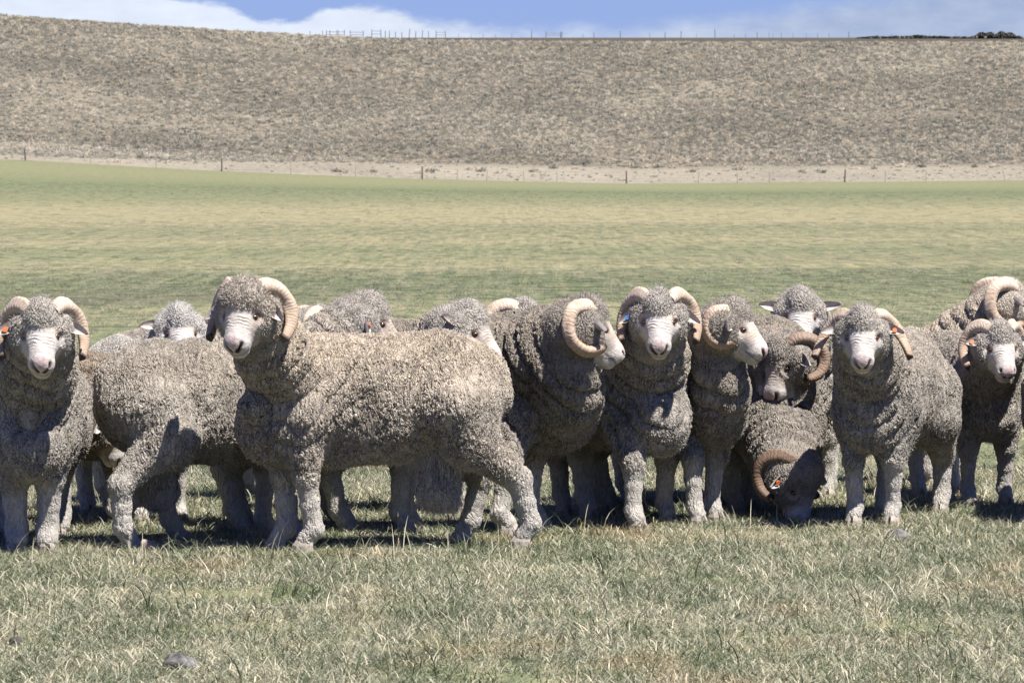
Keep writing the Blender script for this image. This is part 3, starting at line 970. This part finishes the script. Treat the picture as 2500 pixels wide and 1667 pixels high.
def surface_nets(F, post, vox):
    lo, hi = F.bounds()
    B = 4
    n = (np.ceil((hi - lo) / (vox * B)).astype(int) + 1)
    cs = vox * B
    gi = np.stack(np.meshgrid(*[np.arange(k) for k in n], indexing='ij'), -1).reshape(-1, 3)
    cen = (lo + (gi + 0.5) * cs).astype(np.float32)
    dc = F.eval(cen)
    act = gi[np.abs(dc) < cs * 0.9 + 0.03]
    off = np.stack(np.meshgrid(*[np.arange(B)] * 3, indexing='ij'), -1).reshape(-1, 3)
    ids = (act[:, None, :] * B + off[None]).reshape(-1, 3)
    dims = n * B
    p = (lo + ids * vox).astype(np.float32)
    val = post(p, F.eval(p))
    G = np.full(dims, 9.0, np.float32)
    G[ids[:, 0], ids[:, 1], ids[:, 2]] = val
    known = G < 8.0
    ins = G < 0
    c = [(i, j, k) for i in (0, 1) for j in (0, 1) for k in (0, 1)]
    sl = lambda A, o: A[o[0]:dims[0] - 1 + o[0], o[1]:dims[1] - 1 + o[1], o[2]:dims[2] - 1 + o[2]]
    cnt = np.zeros(dims - 1, np.int8)
    kn = np.ones(dims - 1, bool)
    for o in c:
        cnt += sl(ins, o)
        kn &= sl(known, o)
    mixed = (cnt > 0) & (cnt < 8) & kn
    cells = np.argwhere(mixed)
    idx = np.full(dims - 1, -1, np.int32)
    idx[mixed] = np.arange(len(cells))
    cv = np.stack([G[cells[:, 0] + o[0], cells[:, 1] + o[1], cells[:, 2] + o[2]] for o in c], 1)
    acc = np.zeros((len(cells), 3), np.float32)
    num = np.zeros(len(cells), np.float32)
    for ai, a in enumerate(c):
        for bi, b in enumerate(c):
            if bi > ai and sum(abs(x - y) for x, y in zip(a, b)) == 1:
                fa, fb = cv[:, ai], cv[:, bi]
                m = (fa < 0) != (fb < 0)
                t = np.where(m, fa / np.where(m, fa - fb, 1), 0)[:, None]
                acc += np.where(m[:, None], np.array(a, np.float32) * (1 - t) + np.array(b, np.float32) * t, 0)
                num += m
    V = lo + (cells + acc / np.maximum(num, 1)[:, None]) * vox
    Fs = []
    for ax in range(3):
        u, v = (ax + 1) % 3, (ax + 2) % 3
        s0 = [slice(1, dims[k] - 1) for k in range(3)]
        s1 = list(s0)
        s0[ax] = slice(0, dims[ax] - 1)
        s1[ax] = slice(1, dims[ax])
        a, b = ins[tuple(s0)], ins[tuple(s1)]
        e = np.argwhere((a != b) & known[tuple(s0)] & known[tuple(s1)])
        base = e.copy()
        for k in range(3):
            if k != ax:
                base[:, k] += 1
        sgn = ins[base[:, 0], base[:, 1], base[:, 2]]
        q = []
        for du, dv in ((0, 0), (-1, 0), (-1, -1), (0, -1)):
            w_ = base.copy()
            w_[:, u] += du
            w_[:, v] += dv
            q.append(idx[w_[:, 0], w_[:, 1], w_[:, 2]])
        q = np.stack(q, 1)
        ok = (q >= 0).all(1)
        q, sgn = q[ok], sgn[ok]
        q[~sgn] = q[~sgn][:, ::-1]
        Fs.append(q)
    return V.astype(np.float32), np.concatenate(Fs)


def head_matrix(yaw, pitch, roll=0.0):
    y, p, r = R(yaw), R(pitch), R(roll)
    f = np.array([math.cos(p) * math.cos(y), math.cos(p) * math.sin(y), -math.sin(p)])
    l = np.array([-math.sin(y), math.cos(y), 0])
    u = np.cross(f, l)
    l2 = l * math.cos(r) + u * math.sin(r)
    u2 = -l * math.sin(r) + u * math.cos(r)
    return np.stack([f, l2, u2], 1).astype(np.float32)      # columns: head axes in ram space


EYE = (0.030, 0.0560, 0.024)
LEVEL = head_matrix(0, -50)     # turns "level" head coordinates (face tipped 50 degrees) into head space


def build_body(F, P):
    hp, H = P['hp'], P['H']
    wd = P.get('wide', 1.0)
    hd = lambda q: hp + H @ np.array(q, np.float32)
    # trunk
    F.ell((-.06, 0, .515), (.345, .150 * wd, .212), .05)
    F.ell((.18, 0, .505), (.225, .138 * wd, .212), .07)
    F.ell((-.29, 0, .545), (.165, .142 * wd, .185), .07)
    F.cone((.21, 0, .625), (-.28, 0, .650), .085, .085, .05)
    F.cone((-.405, 0, .62), (-.43, 0, .53), .05, .045, .04)
    F.ell((.34, 0, .42), (.10, .095, .115), .07)
    # neck
    sh = np.array((.25, 0, .55), np.float32)
    hb = hd((-.055, 0, -.045))
    mid = sh * 0.5 + hb * 0.5 + np.array((0, 0, P.get('sag', -.015)), np.float32)
    nr = P.get('neck', 1.0)
    F.cone(sh, mid, .145 * nr, .112 * nr, .07)
    F.cone(mid, hb, .114 * nr, .098 * P.get('nape', 1.0), .05)
    if P.get('apron', 0):
        a = P['apron']
        lo = np.array((.40, 0, .40), np.float32)
        up = hb * 0.75 + mid * 0.25 + np.array((.02, 0, -.13), np.float32)
        c = (lo + up) / 2
        F.cone(up, c, .07 * a, .085 * a, .07)
        F.cone(c, lo, .085 * a, .09 * a, .07)
    for q in P.get('knobs', []):
        F.ell(q[0], q[1], q[2] if len(q) > 2 else .025)
    # legs
    for nm in ('FL', 'FR', 'HL', 'HR'):
        fx, fy = P['feet'][nm]
        s = 1 if nm[1] == 'L' else -1
        th = P.get('legs', 1.0) * .76
        if nm[0] == 'F':
            S = np.array((.235, s * .098, .44))
            K = np.array((fx * .8 + .235 * .2 + .012, fy * .8 + s * .1 * .2, .255))
            T = np.array((fx - .012, fy, .075))
            F.cone(S, K, .080, .043 * th, .05)
            M_ = K * .5 + T * .5
            F.cone(K, M_, .042 * th, .029 * th, .02)
            F.cone(M_, T, .028 * th, .031 * th, .015)
            F.cone(T, (fx + .016, fy, .04), .031 * th, .029 * th, .012)
        else:
            st = min(max(fx + .38, -.25), .25)
            S = np.array((-.29, s * .075, .49))
            Q = np.array((-.235 + st * .55, s * .10 * .5 + fy * .5 + s * .004, .40))
            Hk = np.array((fx - .05 - min(st, 0) * .5, fy, .235))
            T = np.array((fx - .012, fy, .08))
            F.cone(S, Q, .132 * wd, .105, .06)
            F.cone(Q, Hk, .086, .046 * th, .045)
            M_ = Hk * .5 + T * .5
            F.cone(Hk, M_, .045 * th, .033 * th, .02)
            F.cone(M_, T, .032 * th, .034 * th, .015)
            F.cone(T, (fx + .014, fy, .04), .034 * th, .031 * th, .012)
    if P.get('scrotum'):
        F.cone((-.25, 0, .36), (-.235, 0, .20), .06, .068, .03)
    # head
    E = lambda c, r, k=.03, op='add': F.ell(hd(c), r, k, op, M=H)
    tk = P.get('topknot', 1.0)
    E((-.005, 0, -.008), (.092, .068, .070), .04)
    E((-.045, 0, .044), (.062, .050 * tk, .058), .026)
    E((-.022, 0, .060), (.044, .044 * tk, .032), .014)
    for s in (1, -1):
        E((-.012, s * .062, -.040), (.062, .044, .056), .03)
        E((-.034, s * .068, -.010), (.048, .035, .048), .025)
    F.cone(hd((.026, 0, .004)), hd((.112, 0, -.008)), .055, .042, .02)
    F.cone(hd((.0, 0, -.056)), hd((.106, 0, -.044)), .052, .030, .025)
    E((.117, 0, -.018), (.033, .044, .034), .015)
    E((.117, 0, -.053), (.032, .032, .021), .010)
    for s in (1, -1):
        E((.130, s * .020, -.004), (.020, .016, .018), .010)
        F.ell(hd((.033, s * .072, .023)), (.020, .020, .0125), .006, 'sub', M=H)
        F.cone(hd((.153, s * .010, -.019)), hd((.138, s * .033, .009)), .0055, .0085, .005, 'sub')


def make_ram(name, label, pos, heading, s, head, wool, feet=None, vox=.0065, horns='curl', group='rams of the flock standing in the paddock', wr=.014, hair=14000, **opt):
    """pos: (X, Y) of the trunk centre on the ground; head: (px, py, distance, world yaw, pitch[, roll])"""
    ch, shh = math.cos(R(heading)), math.sin(R(heading))
    z0 = float(terrain(pos[0], pos[1]))
    loc = lambda p: np.array((((p[0] - pos[0]) * ch + (p[1] - pos[1]) * shh) / s, (-(p[0] - pos[0]) * shh + (p[1] - pos[1]) * ch) / s, (p[2] - z0) / s), np.float32)
    root = empty(name, (pos[0], pos[1], z0), R(heading), s)
    tag(root, label, 'ram', group)
    hp = loc(W(head[0], head[1], head[2]))
    H = head_matrix(head[3] - heading, head[4], head[5] if len(head) > 5 else 0)
    ft = {'FL': (.255, .088), 'FR': (.27, -.088), 'HL': (-.40, .088), 'HR': (-.375, -.088)}
    for k, v in (feet or {}).items():
        if len(v) == 3:                 # (px, distance, 0): photographed hoof
            q = loc((X(v[0], v[1]), v[1], 0))
            v = (float(q[0]), float(q[1]))
        ft[k] = v
    P = dict(hp=hp, H=H, feet=ft, **opt)
    F = Field()
    build_body(F, P)
    sh = np.array((.25, 0, .565), np.float32)
    hb = hp + H @ np.array((-.055, 0, -.045), np.float32)
    ax = sh - hb
    AL = float(np.linalg.norm(ax)) + 1e-6
    ax /= AL
    sd_ = np.float32(hash(name + label) % 97)
    sd_ = np.float32(sum(map(ord, label)) % 53)

    def post(p, d):
        near = np.abs(d) < 0.05
        q = p[near]
        t = (q - hb) @ ax
        pr = np.linalg.norm((q - hb) - t[:, None] * ax, axis=1)
        w_ = smooth01(t, .02, .09) * smooth01(t, AL + .16, AL - .02) * smooth01(pr, .34, .22)
        n = vnoise(q * np.array((9, 9, 5), np.float32) + sd_)
        ph = t / .062 * 2 * math.pi + n * 2.6
        ridge = (1 - np.abs(np.sin(ph / 2))) ** 1.5
        body = 0.012 * vnoise(q * np.array((13, 13, 8), np.float32) + sd_ + 7)
        hw = smooth01(np.linalg.norm(q - hp, axis=1), .12, .2)
        lw = smooth01(q[:, 2], .18, .4) * .75 + .25
        d[near] += -(body * hw * lw + wr * w_ * (.55 - ridge) * 1.4)
        return d
    V, Fc = surface_nets(F, post, vox)
    q = (V - hp) @ H
    rq = np.linalg.norm(q, axis=1)
    near = smooth01(rq, .27, .23)
    nz = vnoise(q * 45 + sd_) * .007 + vnoise(q * 110 + sd_) * .005
    fo = opt.get('bare', 0.0)
    fx = q[:, 0] + nz - .014 + fo - 1.7 * np.maximum(np.abs(q[:, 1]) - .046 - fo * .3, 0) - .9 * np.maximum(-.025 - q[:, 2], 0)
    dtk = np.sqrt(((q[:, 0] + .032) / .064) ** 2 + (q[:, 1] / (.058 * opt.get('topknot', 1.0))) ** 2 + ((q[:, 2] - .055) / .055) ** 2)
    brow = smooth01(dtk + nz * 6, .92, 1.12) * smooth01(q[:, 2] + nz, -.092, -.074)
    face = smooth01(fx + vnoise(q * 160 + sd_) * .006, -.014, .022) * brow * near
    for s_ in (1, -1):     # skin around the eyes
        de = np.linalg.norm(q - np.array((EYE[0] + .006, s_ * EYE[1], EYE[2] - .004)), axis=1)
        face = np.maximum(face, smooth01(de + nz * .6, .036 if fo >= 0 else .030, .022 if fo >= 0 else .016) * near)
    lid = np.zeros(len(V), np.float32)
    nos = np.zeros(len(V), np.float32)
    for s_ in (1, -1):
        de = np.linalg.norm((q - np.array((EYE[0], s_ * EYE[1], EYE[2]))), axis=1)
        lid = np.maximum(lid, smooth01(de, .022, .016))
        a_, b_ = np.array((.153, s_ * .011, -.018)), np.array((.139, s_ * .032, .008))
        h_ = np.clip(((q - a_) @ (b_ - a_)) / ((b_ - a_) @ (b_ - a_)), 0, 1)
        dn = np.linalg.norm(q - a_ - h_[:, None] * (b_ - a_), axis=1)
        nos = np.maximum(nos, smooth01(dn, .0105, .0062))
    leg = smooth01(V[:, 2] + .04 * vnoise(V * 14 + sd_), .30, .17) * smooth01(rq, .22, .28)
    scr = np.zeros(len(V), np.float32)
    if opt.get('scrotum'):
        scr = smooth01(np.linalg.norm((V - np.array((-.24, 0, .27))) / np.array((.11, .085, .15)), axis=1), 1.15, .85)
        leg = leg * (1 - scr)
    headm = smooth01(rq + nz, .20, .13)
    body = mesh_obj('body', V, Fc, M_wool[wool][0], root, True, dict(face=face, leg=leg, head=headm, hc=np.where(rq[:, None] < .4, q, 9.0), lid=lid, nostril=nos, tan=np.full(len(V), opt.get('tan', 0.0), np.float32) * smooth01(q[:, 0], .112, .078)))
    body['label'] = opt.get('body_label', 'woolly body and pale face')
    if hair:
        fuzz(body, root, V, face, leg, headm, scr, hair, wool, int(sd_))
    # eyes
    for s_ in (1, -1):
        c = hp + H @ np.array((EYE[0], s_ * (EYE[1] - .0048), EYE[2]), np.float32)
        o = bpy.data.objects.new('eye', EYE_MESH)
        COL.objects.link(o)
        o.parent = root
        o.location = c
        d = Vector(H @ np.array((.60, s_ * .75, .22), np.float32))
        o.rotation_euler = d.to_track_quat('Z', 'Y').to_euler()
        o.scale = (1.0, .68, .95)
    Hm = Matrix(H.tolist()).to_4x4()
    Hm.translation = Vector(hp)
    ears = opt.get('ears', (0.1, .85, -.42))
    for s_ in (1, -1):
        base = Vector((-.035, s_ * .078, .012))
        d = Vector((LEVEL @ np.array((ears[0], s_ * ears[1], ears[2]))).tolist()).normalized()
        nrm = Vector((LEVEL @ np.array((.80, s_ * .1, .25))).tolist())
        e = ear_mesh(base, d, nrm, s_, root, Hm, opt.get('ear_len', .09))
        tg = opt.get('tag')
        if tg and tg[0] == s_:
            t = tag_mesh(base + d * .05, nrm, root, Hm, M_orange if tg[1] == 'orange' else M_blue)
            t['label'] = tg[1] + ' ear tag'
    if horns:
        for s_ in (1, -1):
            horn_mesh(HORNS[horns], s_, root, Hm, opt.get('hornscale', .95), opt.get('horn_brown', 0.0))
    for nm in ('FL', 'FR', 'HL', 'HR'):
        o = bpy.data.objects.new('hoof', HOOF_MESH)
        COL.objects.link(o)
        o.parent = root
        o.location = (ft[nm][0] + .022, ft[nm][1], 0)
    return root


def fuzz(body, root, V, face, leg, headm, scr, n, wool, seed):
    """short wool fibres standing off the fleece"""
    me = body.data
    N = np.empty(len(V) * 3, np.float32)
    me.vertex_normals.foreach_get('vector', N)
    N = N.reshape(-1, 3)
    r = np.random.default_rng(seed)
    i = r.choice(len(V), min(n, len(V)), replace=False)
    i = i[(face[i] < .12) & (r.random(len(i)) > .75 * leg[i] * (1 - headm[i]))]
    k = len(i)
    topm = headm[i] * smooth01(N[i, 2], .1, .7)
    L = (.0050 + .0055 * r.random(k)) * (1 - .3 * leg[i]) * (1 + 1.0 * topm * r.random(k)) * (1 + 2.0 * scr[i] * r.random(k))
    low = smooth01(V[i][:, 2], .40, .30) * smooth01(N[i, 2], 0.0, -.6) * (1 - leg[i])
    L *= 1 + 1.6 * low * r.random(k)
    cl = np.stack([vnoise(V[i] * 70 + 11 * a) for a in range(3)], 1)
    tip = N[i] + cl * .5 + r.normal(0, .25, (k, 3)) + np.array((0, 0, -.10)) - np.array((0, 0, 1.2)) * scr[i][:, None]
    tip /= np.linalg.norm(tip, axis=1)[:, None]
    root_p = V[i] + N[i] * .006
    P = np.stack([root_p, root_p + (N[i] * .6 + tip * .4) * L[:, None] * .5, root_p + tip * L[:, None]], 1).reshape(-1, 3)
    hc_ = bpy.data.hair_curves.new('fleece')
    hc_.add_curves([3] * k)
    hc_.attributes['position'].data.foreach_set('vector', P.astype(np.float32).ravel())
    ra = hc_.attributes.get('radius') or hc_.attributes.new('radius', 'FLOAT', 'POINT')
    ra.data.foreach_set('value', np.tile(np.array((.0008, .0007, .0002), np.float32), k))
    for nm, arr in (('tone', r.random(k)), ('leg', leg[i])):
        a = hc_.attributes.new(nm, 'FLOAT', 'CURVE')
        a.data.foreach_set('value', arr.astype(np.float32))
    hc_.materials.append(M_hair[wool])
    o = bpy.data.objects.new('fleece', hc_)
    COL.objects.link(o)
    o.parent = root
    o['kind'] = 'stuff'
    return o


def _eye():
    bm = bmesh.new()
    bmesh.ops.create_uvsphere(bm, u_segments=16, v_segments=12, radius=.0140)
    me = bpy.data.meshes.new('eye')
    bm.to_mesh(me)
    bm.free()
    me.polygons.foreach_set('use_smooth', np.ones(len(me.polygons), dtype=bool))
    me.materials.append(M_eye)
    return me


def _hoof():
    """two pointed toes side by side"""
    V, Fc = [], []
    for s in (1, -1):
        b = len(V)
        ring = [(-.030, .004), (-.030, .032), (.0, .036), (.030, .026), (.044, .010), (.030, .003)]
        for z, k in ((0.0, 1.0), (.022, .93), (.042, .74)):
            for x, y in ring:
                V.append((x * k - (.006 if z > .03 else 0), s * (y * k + .001), z))
        for l in range(2):
            for j in range(6):
                q = (b + l * 6 + j, b + l * 6 + (j + 1) % 6, b + l * 6 + 6 + (j + 1) % 6, b + l * 6 + 6 + j)
                Fc.append(q if s < 0 else q[::-1])
        top = tuple(b + 12 + j for j in range(6))
        Fc.append(top if s < 0 else top[::-1])
    me = bpy.data.meshes.new('hoof')
    me.from_pydata(V, [], Fc)
    me.update()
    me.materials.append(M_hoof)
    return me


EYE_MESH, HOOF_MESH = _eye(), _hoof()


def ear_mesh(base, d, nrm, s, root, Hm, L):
    """thick cupped leaf, hollow side towards nrm"""
    side = d.cross(nrm).normalized()
    up = side.cross(d).normalized()
    if up.dot(nrm) < 0:
        up = -up
    nu, nv = 12, 9
    V = []
    for layer in (0, 1):
        for i in range(nu):
            t = i / (nu - 1)
            wdt = .020 * (math.sin(math.pi * (0.22 + .78 * t) ** 0.8)) ** .7 * (1 if t < 1 else 0) + .002
            for j in range(nv):
                a = (j / (nv - 1) * 2 - 1)
                cup = abs(a) ** 2 * .020 * (1 - .5 * t) + .006 * t * t
                thick = (-.004 if layer else 0) * (1 - abs(a) ** 4)
                V.append(Hm @ (base + d * (t * L) + side * (a * wdt) + up * (cup + thick - .012 * (1 - t))))
    Fc = []
    for layer in (0, 1):
        b = layer * nu * nv
        for i in range(nu - 1):
            for j in range(nv - 1):
                q = (b + i * nv + j, b + i * nv + j + 1, b + (i + 1) * nv + j + 1, b + (i + 1) * nv + j)
                Fc.append(q if layer else q[::-1])
    return mesh_obj('ear', [tuple(v) for v in V], Fc, M_ear, root)


def tag_mesh(c, nrm, root, Hm, mat):
    bm = bmesh.new()
    bmesh.ops.create_cone(bm, cap_ends=True, segments=14, radius1=.010, radius2=.009, depth=.004)
    rot = nrm.to_track_quat('Z', 'Y').to_matrix().to_4x4()
    for v in bm.verts:
        v.co = Hm @ (c + nrm.normalized() * .010 + (rot @ v.co))
    me = bpy.data.meshes.new('ear_tag')
    bm.to_mesh(me)
    bm.free()
    me.materials.append(mat)
    o = bpy.data.objects.new('ear_tag', me)
    COL.objects.link(o)
    o.parent = root
    return o


# horn centre lines in level head coordinates (forward, outward, up) with radius
HORNS = {
    'curl': [(.0, .045, .075, .029), (-.035, .075, .098, .031), (-.085, .112, .085, .031), (-.115, .145, .035, .029), (-.105, .163, -.02, .026), (-.06, .165, -.058, .023), (-.01, .158, -.066, .020), (.015, .152, -.058, .017)],
    'band': [(.01, .045, .078, .032), (-.02, .080, .098, .034), (-.065, .122, .078, .034), (-.085, .155, .025, .030), (-.07, .166, -.03, .025), (-.04, .164, -.070, .020), (-.02, .160, -.088, .016)],
    'droop': [(.0, .045, .072, .027), (-.025, .085, .082, .030), (-.05, .130, .058, .029), (-.055, .166, .012, .027), (-.04, .192, -.035, .023), (-.02, .210, -.075, .019), (-.01, .216, -.090, .017)],
    'tight': [(.01, .050, .070, .029), (-.03, .078, .092, .031), (-.085, .102, .090, .030), (-.122, .122, .035, .028), (-.115, .135, -.03, .026), (-.07, .140, -.075, .024), (-.015, .140, -.078, .020), (.008, .138, -.062, .016)],
}


def horn_mesh(path, s, root, Hm, sc, brown=0.0):
    P = [np.array(p, float) for p in path]
    P = [P[0] * 2 - P[1]] + P + [P[-1] * 2 - P[-2]]
    pts = []
    per = 9
    for i in range(1, len(P) - 2):
        for k in range(per):
            t = k / per
            a, b, c, d = P[i - 1], P[i], P[i + 1], P[i + 2]
            pts.append(0.5 * ((2 * b) + (-a + c) * t + (2 * a - 5 * b + 4 * c - d) * t * t + (-a + 3 * b - 3 * c + d) * t ** 3))
    pts.append(P[-2])
    pts = np.array(pts)
    n, m = len(pts), 14
    cen = pts[:, :3] * np.array((1, s * .90, 1))
    cen = np.array([0, s * .02, .03]) + (cen - np.array([0, s * .02, .03])) * sc
    cen = cen @ LEVEL.astype(float).T
    V, A = [], []
    ref = np.array([0, s, 0.0])
    rr = np.random.default_rng(int(abs(Hm.translation.x) * 1e4) + (s > 0))
    for i in range(n):
        tg = cen[min(i + 1, n - 1)] - cen[max(i - 1, 0)]
        tg /= np.linalg.norm(tg)
        o = ref - tg * (ref @ tg)
        o /= np.linalg.norm(o)
        ref = o * 0.9 + np.array([0, s, 0.0]) * 0.1
        b = np.cross(tg, o)
        t = i / (n - 1)
        ring = (1 + .014 * math.sin(i * 2.1 + rr.random() * 1.5) + .010 * rr.normal()) * 1.0
        for j in range(m):
            a = j / m * math.tau
            prof = 1 + .17 * math.cos(3 * a + .4) + .08 * math.cos(2 * a)
            r_ = pts[i, 3] * sc * ring * prof
            V.append(Hm @ Vector(cen[i] + o * math.cos(a) * r_ * .72 + b * math.sin(a) * r_ * 1.04))
            A.append(t)
    Fc = []
    for i in range(n - 1):
        for j in range(m):
            Fc.append((i * m + j, i * m + (j + 1) % m, (i + 1) * m + (j + 1) % m, (i + 1) * m + j))
    # sawn hollow tip
    e = len(V)
    for j in range(m):
        V.append(Vector(V[(n - 1) * m + j]) * .55 + sum((Vector(V[(n - 1) * m + q]) for q in range(m)), Vector()) / m * .45)
        A.append(1.0)
    inner = sum((Vector(V[(n - 3) * m + q]) for q in range(m)), Vector()) / m
    V.append(inner)
    A.append(1.0)
    for j in range(m):
        Fc.append(((n - 1) * m + j, (n - 1) * m + (j + 1) % m, e + (j + 1) % m, e + j))
        Fc.append((e + j, e + (j + 1) % m, e + m))
    o = mesh_obj('horn', [tuple(v) for v in V], Fc, M_horn, root, True, dict(along=A, brown=np.full(len(A), brown)))
    bm = bmesh.new()
    bm.from_mesh(o.data)
    bmesh.ops.recalc_face_normals(bm, faces=bm.faces)
    bm.to_mesh(o.data)
    bm.free()
    return o


# ---------------------------------------------------------------- the flock
FINE, MID, COARSE = .0052, .0062, .0085
def at(px, d):
    return (X(px, d), d)


make_ram('ram', 'fawn ram standing side-on in front, head turned to the camera', at(905, 16.06), 187, 1.0, (598, 768, 15.72, -110, 46), 'fawn',
         feet=dict(FL=(757, 15.92, 0), FR=(690, 16.02, 0), HL=(1288, 16.10, 0), HR=(1140, 16.25, 0)), vox=.0046, horns='band', hair=60000, topknot=1.55, scrotum=1,
         tan=.3, knobs=[((.375, .02, .42), (.08, .09, .09), .06), ((.405, .112, .50), (.046, .036, .052), .010)], wr=.008, hornscale=.95, ears=(.15, .7, -.62))
make_ram('ram', 'grey ram facing the camera at the left edge, orange tag in one ear', at(78, 16.2), -85, .98, (101, 815, 15.52, -85, 48), 'grey',
         feet=dict(FR=(38, 15.93, 0), FL=(113, 15.93, 0)), vox=FINE, horns='band', hair=24000, tag=(-1, 'orange'), knobs=[((.38, 0, .36), (.10, .11, .10), .07)], legs=1.3)
make_ram('ram', 'grey ram seen from its rump at left, standing behind the fawn ram, orange ear tag', (-1.05, 16.32), 31, .96, (905, 790, 16.6, 6, 40), 'grey',
         feet=dict(HR=(306, 15.99, 0), HL=(418, 16.4, 0)), vox=FINE, bare=-.022, tan=.85, horns=None, hair=26000, tag=(-1, 'orange'), scrotum=1, ears=(-.2, .62, -.62), topknot=1.15)
make_ram('ram', 'brown ram with lowered head behind the ram at the left edge', at(128, 17.1), 5, .86, (268, 1050, 16.9, -20, 68), 'brown', vox=COARSE, horns='curl', hair=9000, tan=1.0, bare=-.03, horn_brown=.6)
make_ram('ram', 'pale ram facing the camera over the back of the grey ram at left', (X(440, 16.95) - .2, 17.42), -65, .90, (440, 812, 16.95, -80, 42), 'pale', vox=COARSE, horns=None, hair=12000, ears=(0, .95, -.1))
make_ram('ram', 'ram showing only its woolly poll and a pale horn base beside the fawn ram', at(485, 18.3), 20, .91, (784, 812, 18.3, 25, 42), 'grey', vox=COARSE, horns='curl', hair=9000)
make_ram('ram', 'polled ram looking right with its nose down past the fawn ram\'s rump', (-.64, 16.86), -12, .96, (1148, 812, 16.46, -20, 42), 'grey', tan=.7, bare=-.012, vox=COARSE, horns=None, hair=14000, ears=(-.35, .6, .3))
make_ram('ram', 'ram peering over with a ribbed horn, behind the ram with the curled horn', at(960, 17.75), 0, .95, (1284, 800, 17.6, -30, 40), 'grey', tan=.8, bare=-.02, vox=COARSE, horns='curl', hair=12000)
make_ram('ram', 'dark ram in right profile with a big curled horn and deep neck folds', at(1092, 16.88), 2, 1.03, (1440, 803, 16.66, 18, 40), 'dark',
         vox=FINE, tan=.4, horns='tight', hornscale=.88, hair=26000, wr=.028, apron=1.25, neck=1.12, feet=dict(FR=(1228, 16.62, 0), FL=(1304, 16.95, 0)))
make_ram('ram', 'ram with pale face and arched horns facing the camera at centre right, tiny blue tag', (.36, 17.25), -60, .95, (1609, 782, 16.72, -92, 47), 'grey',
         vox=FINE, horns='band', hair=24000, tag=(-1, 'blue'), feet=dict(FR=(1551, 16.85, 0), FL=(1626, 17.2, 0), HR=(1432, 17.42, 0), HL=(1374, 17.6, 0)), knobs=[((.40, 0, .40), (.09, .10, .10), .07)], ears=(-.2, .8, -.5), bare=.006)
make_ram('ram', 'ram in right profile with an orange-brown horn, behind the centre right ram', (.585, 17.5), -62, .95, (1797, 803, 17.0, -14, 39), 'dark',
         vox=FINE, tan=.2, hornscale=.76, horns='tight', hair=22000, wr=.020, apron=1.0, feet=dict(FR=(1700, 17.08, 0), FL=(1742, 17.25, 0)))
make_ram('ram', 'wrinkly necked ram with its head hanging and one dark horn in view', (.70, 18.0), -38, .95, (1914, 888, 17.55, -140, 62), 'dark', hornscale=.92, bare=-.03, tan=.9, horn_brown=.8,
         vox=FINE, horns='curl', hair=18000, wr=.032, apron=1.3, neck=1.1)
make_ram('ram', 'ram with white face and level ears looking over from the back row, no horns', (1.2, 18.75), -95, .97, (1953, 772, 18.2, -90, 46), 'grey', vox=COARSE, horns=None, hair=12000, ears=(0, .95, .12))
make_ram('ram', 'dark ram grazing with its nose to the ground, brown horn arched over its cheek', (.92, 18.2), -72, .97, (1948, 1182, 17.33, -46, 82), 'dark', vox=MID, nape=1.15, tan=1.0, bare=-.04, topknot=1.6, horn_brown=1.0, horns='curl', hornscale=.92, hair=16000, neck=1.4, tag=(-1, 'orange'))
make_ram('ram', 'ram facing the camera at right with drooping outward horns', (1.43, 17.35), -109, .93, (2105, 820, 16.78, -94, 46), 'grey',
         vox=FINE, horns='droop', hair=26000, tag=(1, 'orange'), feet=dict(FR=(2088, 17.08, 0), FL=(2180, 17.08, 0), HL=(2300, 17.7, 0), HR=(2160, 17.55, 0)), ears=(.1, .92, -.28), bare=.004)
make_ram('ram', 'smaller ram at right facing the camera, orange tag in its left-hand ear', (1.80, 18.3), -75, .89, (2440, 850, 17.72, -76, 44), 'grey', vox=MID, horns='band', hair=16000, tag=(-1, 'orange'), ears=(.2, .92, -.2))
make_ram('ram', 'ram in right profile at the upper right corner of the flock, big pale horn', (1.50, 19.3), 5, .88, (2470, 742, 19.2, 12, 38), 'fawn', vox=COARSE, horns='tight', hair=12000, hornscale=1.15)
make_ram('ram', 'ram cut off by the right edge of the photo, only its shoulder in view', at(2625, 17.5), -98, .93, (2680, 850, 16.9, -95, 46), 'grey', vox=COARSE, horns='curl', hair=6000)
make_ram('ram', 'sliver of a pale ram at the left edge of the photo, mostly cut off', at(-100, 16.8), -80, .95, (-90, 830, 16.2, -82, 46), 'pale', vox=COARSE, horns='curl', hair=6000)
